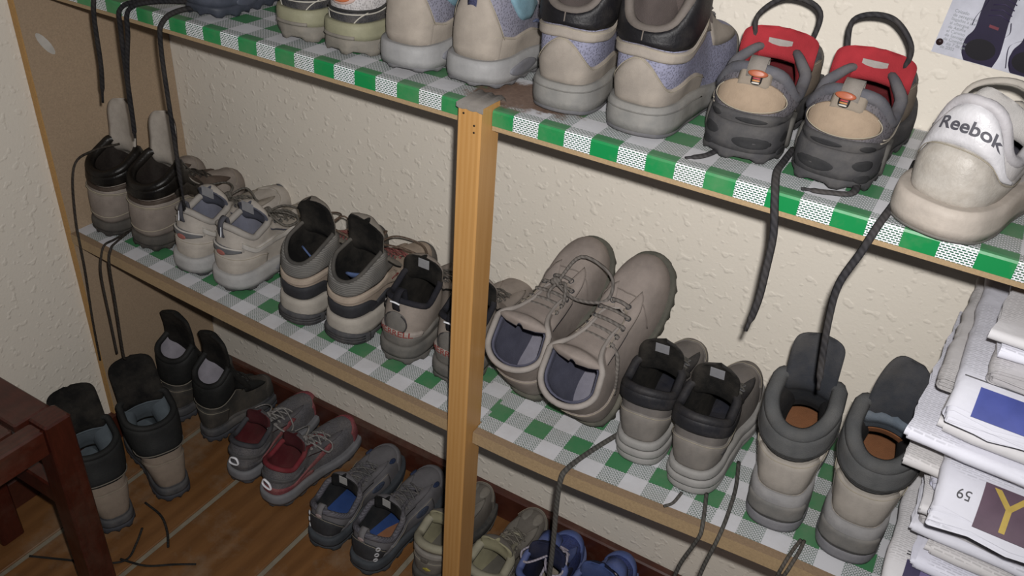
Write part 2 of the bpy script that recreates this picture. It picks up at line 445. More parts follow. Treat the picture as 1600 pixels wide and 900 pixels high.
    def line(s, name, mat, pts, r=.0012, off=.0012, sole=False, parent=None, flat=1.0, closed=False):
        """raised piping through (th, t) knots"""
        p = smooth_path([(a, b, 0) for a, b in pts], 7); fn = s.SS if sole else s.S
        T, Q = p[:, 0], np.clip(p[:, 1], 0, 1)
        V, F = tube_vf(fn(T, Q)+s.N(T, np.clip(Q, .01, .98), fn)*off, r, 5, flat); return s.put(name, V, F, mat, parent)
    def text(s, body, mat, tc, qc, size, off=.0026, sole=False, parent=None, slope=0.0, name='lettering', bold=.0):
        cu = bpy.data.curves.new('lettering', 'FONT'); cu.body = body; cu.size = size; cu.align_x = 'CENTER'; cu.align_y = 'CENTER'; cu.offset = bold
        to = bpy.data.objects.new('lettering', cu); COL.objects.link(to)
        bpy.context.view_layer.update(); me = bpy.data.meshes.new_from_object(to.evaluated_get(bpy.context.evaluated_depsgraph_get()))
        v = np.array([tuple(p.co)[:2] for p in me.vertices]); f = [tuple(p.vertices) for p in me.polygons]
        bpy.data.objects.remove(to); bpy.data.meshes.remove(me)
        if not len(v): return
        fn = s.SS if sole else s.S; e = .01
        dt = np.linalg.norm(fn(np.array([tc+e]), np.array([qc]))-fn(np.array([tc-e]), np.array([qc])))/(2*e)
        dq = np.linalg.norm(fn(np.array([tc]), np.array([qc+e]))-fn(np.array([tc]), np.array([qc-e])))/(2*e)
        T = tc+s.sgn*v[:, 0]/dt; Q = qc+(v[:, 1]+slope*v[:, 0])/dq
        V = fn(T, Q)+s.N(T, np.clip(Q, .01, .98), fn)*off
        if s.left: f = [tuple(reversed(q)) for q in f]
        return s.put(name, V, f, mat, parent, smooth=False)
    def thv(s, v):
        q = np.linspace(0, .5, 400); return float(np.interp(v, s.vof(s.base(q)[1]/s.L), q))
    def tongue(s, mat, inner, tip, w0=.024, w1=.032, thick=.006, v0=.97, vt=.5, sink=.006, sx=0.0, curl=.004, label=None):
        """tip: list of (dx,dy,dz) steps beyond the top of the throat"""
        vs_ = np.linspace(v0, vt, 7); c = [np.array([0, (s.y0+(s.y1-s.y0)*v)*s.L+s.lean*max(float(curve(s.Hz, np.array([v]))[0])-.05, 0), float(curve(s.Hz, np.array([v]))[0])-sink]) for v in vs_]
        for d in tip: c.append(c[-1]+np.array(d, float))
        c = smooth_path(c, 6); n = len(c); tan = np.gradient(c, axis=0); tan /= np.linalg.norm(tan, axis=1)[:, None]
        nu = 11; k0 = 36/(n-1)
        sgrid = np.linspace(0, 1, n); w = np.where(sgrid < k0, w0+(w1-w0)*sgrid/k0, w1)*1.0
        w = w*np.sqrt(np.clip(1-np.clip((sgrid-.85)/.15, 0, 1)**3, .02, 1))
        P = np.zeros((n, nu, 3)); NN = np.zeros_like(P)
        for i in range(n):
            side = np.array([1., 0, 0]); side -= tan[i]*(side@tan[i]); side /= np.linalg.norm(side)
            nn = np.cross(side, tan[i])*-1.0   # towards the toe / outside
            if nn[1]+nn[2]*.3 < 0 and nn[2] < 0: nn = -nn
            for j, u in enumerate(np.linspace(-1, 1, nu)):
                P[i, j] = c[i]+side*u*w[i]-nn*(curl*u*u*2); NN[i, j] = nn
        V, F = shell_vf(P, NN, 0, thick*.5); tg = s.put('tongue', V, F, mat, label=label)
        V, F = shell_vf(P, -NN, -.0005, thick*.5); F = [tuple(reversed(f)) for f in F]
        s.put('tongue_lining', V, F, inner, tg)
        s.tc, s.tn, s.tP, s.tN, s.tth = c, tan, P, NN, thick; s.tg = tg
        return tg
    def tongue_patch(s, name, mat, a, b, th=.0016, crop=0, jag=0.0, inner=True, label=None):
        n = len(s.tP); i0, i1 = int(a*(n-1)), max(int(b*(n-1)), int(a*(n-1))+2)
        sg = -1 if inner else 1; sl = slice(crop, s.tP.shape[1]-crop)
        P = (s.tP[i0:i1+1, sl]+sg*s.tN[i0:i1+1, sl]*s.tth*.5).copy(); NN = sg*s.tN[i0:i1+1, sl]
        if jag: P[-1] += (P[-1]-P[-2])*np.sin(np.arange(P.shape[1])*2.3)[:, None]*jag
        V, F = shell_vf(P, NN, -.0006, th)
        if inner: F = [tuple(reversed(f)) for f in F]
        return s.put(name, V, F, mat, s.tg, label=label)
    def lacing(s, mat, rows=(.95, .86, .77, .68, .59), eyelet=None, r=.0021, flat=.6, tq=.93, bar=False, lift=.006, parent=None):
        s.eye = []
        for v in rows:
            th = s.thv(v); a = np.array([th, 1-th]); P = s.S(a, np.full(2, tq)); n_ = s.N(a, np.full(2, tq)); s.eye.append((P+n_*.0028, n_))
        mb = MB(); k = len(rows)
        for i in range(k):
            for sd in (0, 1):
                p = s.eye[i][0][sd]; q = s.eye[i][0][1-sd] if bar else s.eye[min(i+1, k-1)][0][1-sd]
                m = (p+q)/2+np.array([0, .002, lift*(1 if sd else .45)])
                if bar and sd: continue
                mb.add(*tube_vf(smooth_path([p-s.eye[i][1][sd]*.002, p+s.eye[i][1][sd]*.002, m, q+s.eye[min(i+1, k-1)][1][1-sd]*.002], 5), r, 5, flat))
        s.lc = s.put('lace', mb.v, mb.f, mat, parent)
        if eyelet:
            for P, n_ in s.eye:
                for sd in (0, 1):
                    a = np.linspace(0, 2*np.pi, 13)[:-1]; nn = n_[sd]; u = np.cross(nn, [0, 0, 1.]); u /= np.linalg.norm(u)+1e-9; w = np.cross(nn, u)
                    s.put('eyelet', *tube_vf([P[sd]-nn*.001+.0036*(math.cos(x)*u+math.sin(x)*w) for x in a], .0013, 5, closed=True), eyelet)
    def bow(s, mat, at=None, r=.0021, loops=((.05, .02, -.015), (-.05, .015, -.02)), ends=()):
        i = len(s.eye)-1; c = (s.eye[i][0][0]+s.eye[i][0][1])/2+np.array([0, .004, .009]) if at is None else np.array(at, float)
        mb = MB()
        for d in loops:
            d = np.array(d, float); up = np.array([0, .006, .014]); sd = np.array([d[1], -d[0], 0])*.35
            mb.add(*tube_vf(smooth_path([c, c+d*.45+sd+up, c+d+sd*.3, c+d*.95-sd, c+d*.4-sd+up*.3, c], 6), r, 5, .7))
        for e in ends: mb.add(*tube_vf(smooth_path([c]+[np.array(p, float) for p in e], 6), r, 5, .7))
        mb.add(*tube_vf(smooth_path([c+np.array([-.006, 0, 0]), c+np.array([0, .004, .004]), c+np.array([.006, 0, 0])], 4), r*2, 6))
        s.put('lace_bow', mb.v, mb.f, mat)
    def world_lace(s, mat, paths, r=.0022, flat=.55, name='loose_lace', tip=None):
        """lace ends given in room coordinates"""
        inv = s.MW.inverted()
        for pts in paths:
            pts = [(p[0], p[1]-(.003 if p[1] < .80 else 0), max(p[2], zlow(p[0])+.0056) if .79 < p[1] and .44 < p[2] < .6 and p[1] > .7985 else p[2]+(.0035 if p[1] >= .80 and p[2] > .1 else 0)) for p in pts]
            pp = smooth_path(pts, 7); pp = np.array([tuple(inv @ Vector(p)) for p in pp]); rr = np.full(len(pp), r)
            if tip: rr[-3:] = r*.55
            v, f = tube_vf(pp, rr, 6, flat); o = link(name, v, f, mat, s.root)
    def pull(s, mat, q0=.72, up=.02, w=.011, th=.0025, thc=0.0, out=.004, back=.012, name='pull_tab'):
        A = s.S(np.array([thc]), np.array([q0]))[0]; B = s.S(np.array([thc]), np.array([1.]))[0]; n_ = s.N(np.array([thc]), np.array([q0]))[0]
        pts = [A+n_*.001, A*.5+B*.5+n_*.0045, B+n_*.004+np.array([0, 0, up*.35]), B+np.array([0, back*.3, up]), B+np.array([0, back*.8, up*.75]), B+np.array([0, back, -.012])]
        V, F = ribbon_vf(smooth_path(pts, 5), (1, 0, 0), w, th); return s.put(name, V, F, mat)

# ------------------------------------------------------------------ the room
XL, YB = -1.358, 1.078
pl = plaster()
def wall(name, box):
    m = MB(); m.box(*box); return tag(m.obj(name, pl), kind='structure')
wall('wall_back', (XL-.12, 1.6, YB, YB+.12, 0, 2.4))
wall('wall_left', (XL-.12, XL, -1.2, YB, 0, 2.4))
joint = M('leather', '#978e7a', .95, .5, '#a69c88')
m = MB(); m.box(XL, 1.6, -1.2, YB, -.06, -.0035); floor = tag(m.obj('floor', joint), kind='structure')
wd = wood('#7a5430', '#5b3b1e', 'floor_board_wood', (5, .7, 5), .5, .5)
gx = [XL+.002, -1.228, -1.052, -.846, -.640, -.436, -.232, -.028, .176, .38, .584, .788]
for i in range(len(gx)-1):
    for (ya, yb) in ((-1.2, .17+.13*((i*7) % 5-2)), (.17+.13*((i*7) % 5-2), YB-.003)):
        m = MB(); m.box(gx[i]+.0055, gx[i+1]-.0055, ya+.0015, yb-.0015, -.03, 0, .0015); p = m.obj('plank', wd, floor)
bbw = wood('#4a251a', '#371a12', 'baseboard_paint', (3, 9, 9), .4, .25)
m = MB(); m.box(XL+.018, 1.6, YB-.018, YB-.0005, 0, .068, .003); tag(m.obj('baseboard_back', bbw), kind='structure')
m = MB(); m.box(XL+.0005, XL+.018, -1.2, YB-.019, 0, .068, .003); tag(m.obj('baseboard_left', bbw), kind='structure')

# ------------------------------------------------------------------ the shelving unit
unit = empty('shelving_unit', (-.48, .8, 0))
tag(unit, 'wooden shelving unit with chipboard shelves and green checked oilcloth against the wall', 'shelf')
def U(o):    # parent keeping room coordinates
    o.matrix_parent_inverse = unit.matrix_basis.inverted(); return o
unit.matrix_world = Matrix.Translation((-.48, .8, 0)); UI = Matrix.Translation((.48, -.8, 0))
def upart(o, par=None):
    o.parent = par or unit
    if par is None: o.matrix_parent_inverse = UI
    return o
chip = chipboard('#a18c74', 'chipboard_panel'); chipl = chipboard('#9f8766', 'chipboard_edge'); chipv = chipboard('#877159', 'worn_board_face')
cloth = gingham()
PX0, PX1, PY0, PY1 = -.5005, -.4685, .7755, .8185
ZT = .969
def zlow(x):
    if x < -.42: return .480+.026*min(1, ((-.42-x)/.92)**2)
    s = min(1, (x+.42)/.47); return .480+.026*s*s*(3-2*s)
def board(name, xs, ztop, th, yf, yb, mat, par=None, edge=None):
    V = []; F = []; MI = []
    for a, b in zip(xs[:-1], xs[1:]):
        f = PY1+.0005 if (a > PX0-.002 and b < PX1+.002) else yf
        n = len(V); za, zb = ztop(a), ztop(b)
        V += [(a, f, za), (b, f, zb), (b, yb, zb), (a, yb, za), (a, f, za-th), (b, f, zb-th), (b, yb, zb-th), (a, yb, za-th)]
        F += [(n, n+1, n+2, n+3), (n+7, n+6, n+5, n+4), (n+4, n+5, n+1, n), (n+6, n+7, n+3, n+2)]; MI += [0, 0, 1, 0]
        if a == xs[0] or abs(a-PX1-.001) < 1e-6: F.append((n, n+3, n+7, n+4)); MI.append(1)
        if b == xs[-1] or abs(b-PX0+.001) < 1e-6: F.append((n+2, n+1, n+5, n+6)); MI.append(1)
    o = link(name, V, F, mat, None, smooth=False); o.data.materials.append(edge or mat)
    for p, k in zip(o.data.polygons, MI): p.material_index = k
    return upart(o, par)
def oilcloth(xs, ztop, prof, par, u0):
    """prof(front) -> list of (y, dz, v) from back to the front hem"""
    V = []; F = []; UV = []
    for a, b in zip(xs[:-1], xs[1:]):
        notch = a > PX0-.002 and b < PX1+.002
        pr = prof(notch); n = len(V)
        for x in (a, b):
            for (y, dz, v) in pr: V.append((x, y, ztop(x)+dz)); UV.append((x-u0, v))
        k = len(pr)
        for j in range(k-1): F.append((n+j, n+j+1, n+k+j+1, n+k+j))
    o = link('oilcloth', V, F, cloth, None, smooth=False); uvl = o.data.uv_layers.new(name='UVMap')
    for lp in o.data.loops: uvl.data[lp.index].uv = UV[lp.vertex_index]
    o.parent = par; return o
XE = .62
xs = sorted(set([XL+.014, PX0-.001, PX1+.001, XE]+[round(x, 4) for x in np.arange(-1.30, XE, .05) if not PX0-.03 < x < PX1+.03]))
top = board('shelf_board', xs, lambda x: ZT-.0012, .0240, .8, YB-.002, chipv, None, chipl)
S_ = .0325
def prof_top(nt):
    if nt: return [(YB-.003, 0, S_+.019+.277), (.8192, 0, S_+.019+.0192)]
    return [(YB-.003, 0, S_+.019+.277), (.803, 0, S_+.0205), (.8002, -.0007, S_+.0185), (.7988, -.003, S_+.016), (.7988, -.019, S_)]
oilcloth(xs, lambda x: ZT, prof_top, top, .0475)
low = board('shelf_board', xs, lambda x: zlow(x)-.001, .021, .795, YB-.002, chipv, None, chipl)
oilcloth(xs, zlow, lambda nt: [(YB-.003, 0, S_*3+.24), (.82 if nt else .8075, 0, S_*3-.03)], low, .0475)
m = MB(); m.box(XL+.0005, XL+.0135, .797, YB-.001, .012, 1.55); side = upart(m.obj('side_panel', chip))
m = MB(); m.box(XL+.0005, XL+.0135, .7945, .797, .012, 1.55); upart(m.obj('panel_edge', chipboard('#b28a54', 'panel_edge_wood')), side)
sc_ = [(XL+.0139, .832+.016*math.cos(a)*.8+.006*math.sin(a), .847-.020*math.cos(a)+.004*math.sin(a)) for a in np.linspace(0, 6.1, 16)]
upart(link('scuff_mark', sc_, [tuple(range(16))], M('plain', '#dad4cb', .9, .3, '#c8bdae'), None, smooth=False), side)
pine = wood('#b58a55', '#a3763f', 'pine_post', (30, 30, .9), .42)
m = MB(); m.box(PX0, PX1, PY0, PY1, 0, .977, .0022); post = upart(m.obj('post', pine))
tapem = M('leather', '#8f8983', .6, .2)
V = []; F = []
n = 9
for i, x in enumerate(np.linspace(PX0-.001, PX1+.003, n)):
    j = .0015*math.sin(i*2.1)
    for (y, z) in ((PY0-.0008, .9745-.002-abs(j)), (PY0-.0006, .9778), (.800, .9782+j*.3), (.822, .9782+j), (.828+j, .9705)): V.append((x, y, z))
F = grid_faces(n, 5); o = link('torn_tape', V, F, tapem, None); upart(o, post); o['label'] = 'torn grey tape over the top of the post'
nail = M('plain', '#2a2018', .5, 0)
for (x, z, y) in ((-.4915, .9665, PY0), (-.4768, .955, PY0), (-.4768, .9465, PY0)):
    upart(link('nail', *tube_vf([(x, y-.0006, z), (x, y+.002, z)], .0013, 8), nail, None), post)

# ------------------------------------------------------------------ the poster
pw = M('plain', '#dfe0ee', .55, 0)
pr = empty('poster', (-.0610, YB-.0015, 1.0590)); pr.rotation_euler = (0, math.radians(4), 0)
tag(pr, 'white paper poster with printed dark purple boots pinned to the back wall', 'poster')
m = MB(); m.box(0, .34, -.0004, .0004, 0, .26); m.obj('sheet', pw, pr)
def flatpoly(name, pts, mat, par, y): 
    v = [(x, y, z) for x, z in pts]; return link(name, v, [tuple(range(len(v)))], mat, par, smooth=False)
ink = M('plain', '#261c40', .5, 0); ink2 = M('plain', '#15101c', .5, 0); inkl = M('plain', '#4a3f63', .5, 0)
def bootprint(dx, par):
    b = flatpoly('printed_boot', [(dx+x, max(z, 0.0005)) for x, z in smooth_path([(.036, .000), (.030, .010), (.029, .024), (.0335, .035), (.0325, .052), (.031, .075), (.029, .105), (.060, .105), (.0610, .075), (.0625, .052), (.0660, .03), (.068, .014), (.066, .0005)], 4)[:, :2]], ink, par, -.0009)
    flatpoly('printed_sole', [(dx+.0475+.0155*math.cos(a), .0155+.0115*math.sin(a)) for a in np.linspace(0, 6.2, 22)], ink2, b, -.0012)
    for k in range(6):
        z = .052+.0058*k
        link('printed_lace', *ribbon_vf([(dx+.041, -.0012, z), (dx+.052, -.0012, z+.003), (dx+.063, -.0012, z-.001)], (0, 0, 1), .0012, .0002), inkl, b)
    flatpoly('printed_badge', [(dx+.046, .0405), (dx+.056, .0395), (dx+.056, .0425), (dx+.046, .0435)], M('plain', '#8d3b4a', .5, 0), b, -.0012)
    return b
b1 = bootprint(-.001, pr); b2 = bootprint(.048, pr)
for pts in ([(.0205, .12), (.026, .094), (.0335, .084), (.034, .065), (.029, .048), (.0285, .038)], [(.064, .05), (.067, .04), (.064, .034)], [(.085, .038), (.074, .030), (.0725, .022), (.078, .004)], [(.09, .034), (.080, .025), (.077, .016), (.083, .002)]):
    link('printed_lace', *ribbon_vf(smooth_path([(x, -.0012, z) for x, z in pts], 5), (.7, 0, .7), .0011, .0002), ink, b1)
def flat_text(body, size, loc, rot, mat, par, name='lettering', align='LEFT'):
    cu = bpy.data.curves.new(name, 'FONT'); cu.body = body; cu.size = size; cu.space_line = .95; cu.align_x = align
    to = bpy.data.objects.new(name, cu); COL.objects.link(to); bpy.context.view_layer.update()
    me = bpy.data.meshes.new_from_object(to.evaluated_get(bpy.context.evaluated_depsgraph_get())); bpy.data.objects.remove(to)
    o = bpy.data.objects.new(name, me); me.materials.append(mat); COL.objects.link(o); o.parent = par; o.location = loc; o.rotation_euler = rot; return o
flat_text('Calzado\nde peregrinos\nllegados a pie\nal albergue\nde Azofra\nel Camino\nde Santiago\nde Compostela\nel día 7 de junio\nde 2002', .0047, (.0065, -.0011, .0470), (math.pi/2, 0, 0), M('plain', '#9aa0a4', .6, 0), pr, 'printed_text')
link('pin', *tube_vf([(.0045, -.0016, .0125), (.0045, -.0004, .0125)], .0038, 16), M('plain', '#3c2a2c', .4, 0), pr)

# ------------------------------------------------------------------ footwear
D = math.radians
blk = M('fabric', '#141312', .9, .12); blkl = M('lace', '#17161a', .85, .1); wht = M('leather', '#d9d5d2', .5, .35, '#bdb2a4')
ZL = zlow
def pair(xs, fn):
    for i, a in enumerate(xs): fn(i, *a)
stw = M('plain', '#b3a892', .8, 0)

# 1  dark boot with a slate rubber sole, at the left end of the top shelf
slate = M('rubber', '#3b414f', .55, .25, '#6c7080'); slatel = M('rubber', '#4a5060', .5, .3, '#7c8090')
s = Shoe('walking_boot', 'dark slate boot with thick rubber sole at the left end of the top shelf', (-.962, .826, ZT), D(3), False, 'boot', L=.26, hs=.042, ht=.03, H=(.14, .138, .15, .11, .08))
s.sole([('outsole', slate, 0, .36, .005, 26), ('midsole', slatel, .33, 1, .004, 0)])
s.upper(M('leather', '#2a2730', .6, .2), blk, blk); s.band('heel_counter', M('leather', '#35323c', .55, .2), -.16, .16, 0, [.2, .45, .5, .45, .2])
s.tongue(M('leather', '#2a2730', .6, .2), blk, [(0, .0, .03), (0, .01, .02)]); s.lacing(blkl)
s.disc('sole_mark', slatel, .13, .45, .04, .2, sole=True, both=True)
s.world_lace(blkl, [[(-1.02, .862, .972), (-1.075, .825, .975), (-1.128, .800, .974), (-1.131, .787, .955), (-1.140, .787, .87), (-1.155, .788, .808)],
                    [(-1.00, .865, .973), (-1.04, .815, .975), (-1.074, .792, .968), (-1.078, .786, .93), (-1.090, .788, .80), (-1.096, .79, .765)],
                    [(-.99, .862, .973), (-1.03, .812, .976), (-1.058, .791, .968), (-1.063, .785, .93), (-1.083, .786, .86), (-1.093, .789, .78)],
                    [(-.962, .85, .973), (-.975, .812, .976), (-.990, .791, .966), (-.996, .785, .93), (-1.000, .786, .80), (-1.003, .787, .672)]], r=.0044, flat=.8, tip=True)

# 2  white trail shoes with orange badge and olive midsole
def trail(i, x, y, yaw, lab):
    s = Shoe('trail_shoe', lab, (x, y, ZT), D(yaw), i == 0, group=None, L=.265, wid=.95, ball=.86, hs=.042, ht=.026, H=(.108, .09, .1, .085, .07))
    oliv = M('rubber', '#a3a07c', .6, .3, '#8c8468'); grey = M('rubber', '#8d867a', .7, .45, '#a59a88'); white = M('mesh', '#d6d2d2', .7, .3)
    s.sole([('outsole', grey, 0, .52, .006, 17), ('midsole', oliv, .48, 1, .006, 0)])
    s.upper(white, M('fabric', '#5a5a60', .9, .1), blk)
    s.band('heel_counter', M('mesh', '#3b3d44', .8, .3), -.20, .20, 0, [.20, .44, .28, .22, .28, .44, .20], nu=40)
    s.line('heel_piping', M('plain', '#2b2c2e', .7, .1), [(-.2, .22), (-.13, .46), (-.07, .30), (0, .25), (.07, .30), (.13, .44), (.2, .22)], .0018, .002)
    s.line('heel_piping', M('plain', '#cfcabc', .7, .2), [(-.2, .16), (-.13, .38), (-.07, .24), (0, .19), (.07, .24), (.13, .37), (.2, .16)], .0009, .0024)
    for k in (-1, 1): s.line('heel_piping', M('plain', '#cfcabc', .7, .2), [(.03*k, .02), (.045*k, .16), (.062*k, .26)], .0008, .0024)
    b = s.disc('heel_badge', M('plain', '#ddb9ac', .6, .2), 0, .49, .036, .15); s.disc('badge_emblem', M('plain', '#d9733a', .5, .1), .0, .46, .024, .08, off=.0018, parent=b)
    for k in (-1, 1): s.disc('badge_arc', M('plain', '#55504a', .5, .1), .016*k, .46+.03*k, .007, .05, off=.0026, th=.001, parent=b, tilt=.5)
    s.band('sole_label', grey, -.035, .035, .50, .62, sole=True, off=.0035, nv=3); s.disc('sole_pod', M('rubber', '#6f6a62', .7, .3), .10, .28, .022, .2, sole=True, off=.0035, both=True, tilt=.5)
    s.band('toe_cap', M('suede', '#b6b0a8', .8, .3), .40, .60, 0, [.3, .5, .55, .5, .3]); s.band('eyestay', M('leather', '#c6c1bd', .7, .2), .2, .40, .8, 1, sides=True)
    s.tongue(white, M('fabric', '#6a6a70', .9, .1), [(0, .004, .022), (0, .004, .014)]); s.lacing(M('lace', '#7a7670'), flat=.5)
pair([(-.797, .834, 2, 'left trail shoe with orange heel badge and olive midsole on top shelf'), (-.717, .833, -1, 'right trail shoe with orange heel badge, touching the beige and blue shoe')], trail)

# 3  beige shoes with pale blue collar trim
def bluehike(i, x, y, yaw, lab):
    s = Shoe('hiking_shoe', lab, (x, y, ZT), D(yaw), i == 0, L=.265, hs=.034, ht=.026, H=((0, .128), (.07, .120), (.24, .100), (.5, .118), (.72, .09), (1, .07)), lean=.05, wo=.036, wid=1.03, ball=.84)
    mesh = M('mesh', '#8f8ea0', .8, .15); su = M('suede', '#b5a797', .9, .25); bl = M('fabric', '#83aec0', .85, .15); solem = M('rubber', '#a9a8a8', .6, .3, '#8f8b86')
    s.sole([('outsole', M('rubber', '#77777c', .7, .3), 0, .22, .005, 22), ('midsole', solem, .18, 1, .007, 0)])
    s.upper(mesh, M('fabric', '#b9b6bc', .9, .15), M('fabric', '#8d8a90', .9, .1), rimr=.0055, rimmat=bl)
    s.band('heel_counter', su, -.068, .068, 0, [.34, .62, .86, .90, .86, .62, .34], stitch=stw, th=.0026); s.band('side_panel', su, .045, .34, 0, [.36, .36, .30, .25, .2], sides=True, stitch=stw, th=.0024)
    s.band('collar_trim', bl, .075, .27, [.86, .56, .46, .62, .85], 1, sides=True, th=.003)
    s.pull(M('mesh', '#4a4d70', .8, .0), .62, .020, .012)
    s.disc('side_label', M('leather', '#5c6a92', .6, .1), .205, .40, .022, .022, power=6, tilt=-.6, off=.003)
    s.disc('sole_wave', M('rubber', '#7d7e88', .6, .2), .13, .55, .05, .24, sole=True, off=.0048, both=True, tilt=.4)
    s.band('toe_cap', su, .39, .61, 0, [.35, .5, .6, .5, .35]); s.band('eyestay', su, .25, .41, .75, 1, sides=True)
    s.tongue(mesh, M('leather', '#c3bcc0', .5, .1), [(0, .0, .03), (0, .004, .018)], w1=.03, label=None); s.lacing(M('lace', '#6c6c70')); s.bow(M('lace', '#6c6c70'))
pair([(-.622, .833, 2, 'left of two beige suede shoes with pale blue collar trim'), (-.532, .843, 0, 'right of two beige suede shoes with pale blue trim, behind the post top')], bluehike)

# 4  beige low boots with lilac mesh and a black collar
def lilac(i, x, y, yaw, lab):
    s = Shoe('hiking_shoe', lab, (x, y, ZT), D(yaw), i == 0, L=.255, hs=.036, ht=.028, H=((0, .114), (.08, .122), (.22, .160), (.48, .182), (.72, .13), (1, .085)), wo=.038, wid=1.04, lean=-.05, bulge=.008, ball=.84)
    mesh = M('mesh', '#9293ae', .85, .1); su = M('suede', '#a4988b', .92, .35, '#b4a899'); bk = M('leather', '#1b1a1e', .5, .08); sm = M('rubber', '#8e8c88', .75, .5, '#a09a90')
    s.sole([('outsole', M('rubber', '#66666c', .75, .3), 0, .18, .004, 0), ('midsole', sm, .14, 1, .0055, 0)])
    s.upper(mesh, M('fabric', '#6e625f', .9, .1), M('fabric', '#5a5350', .9, .1), rimr=.005, rimmat=M('leather', '#6f6660', .7, .25))
    s.band('heel_counter', su, -.22, .22, 0, [(0, .14), (.2, .18), (.30, .18), (.38, .22), (.44, .56), (.5, .72), (.56, .56), (.62, .22), (.70, .18), (.8, .18), (1, .14)], nu=60, stitch=stw, th=.0022)
    s.band('ankle_band', su, -.27, .27, [(0, .62), (.2, .42), (.33, .36), (.41, .58), (.5, .68), (.59, .58), (.67, .36), (.8, .42), (1, .62)], [(0, .79), (.2, .55), (.33, .46), (.42, .74), (.5, .83), (.58, .74), (.67, .46), (.8, .55), (1, .79)], nu=48, th=.003, stitch=stw)
    s.band('padded_collar', bk, -.28, .28, [(0, .8), (.2, .56), (.33, .47), (.42, .75), (.5, .84), (.58, .75), (.67, .47), (.8, .56), (1, .8)], .99, nu=48, th=.0042)
    s.line('back_seam', M('plain', '#7a7068', .8, .1), [(0, .87), (0, .93), (0, .99)], .0008, .0046)
    s.band('eyestay', su, .27, .42, .45, 1, sides=True, th=.0024, stitch=stw); s.band('toe_cap', M('rubber', '#5a5652', .8, .4), .40, .60, 0, [.25, .36, .4, .36, .25], th=.002)
    s.line('sole_groove', M('rubber', '#7a7874', .8, .3), [(-.2, .78), (-.1, .82), (0, .80), (.1, .82), (.2, .78)], .0008, .0066-.004, sole=True)
    s.tongue(su, M('fabric', '#7a6c68', .9, .1), [(0, .0, .035), (0, .0, .022)], w1=.032); s.lacing(M('lace', '#4c4a4c'), eyelet=M('gloss', '#2d2c2e', .4, 0)); s.bow(M('lace', '#4c4a4c'), loops=((.045, .03, .012), (-.05, .02, -.02)))
pair([(-.407, .836, 2, 'left beige and lilac mesh shoe with padded black ankle collar'), (-.315, .832, -3, 'right beige and lilac mesh shoe with padded black ankle collar')], lilac)

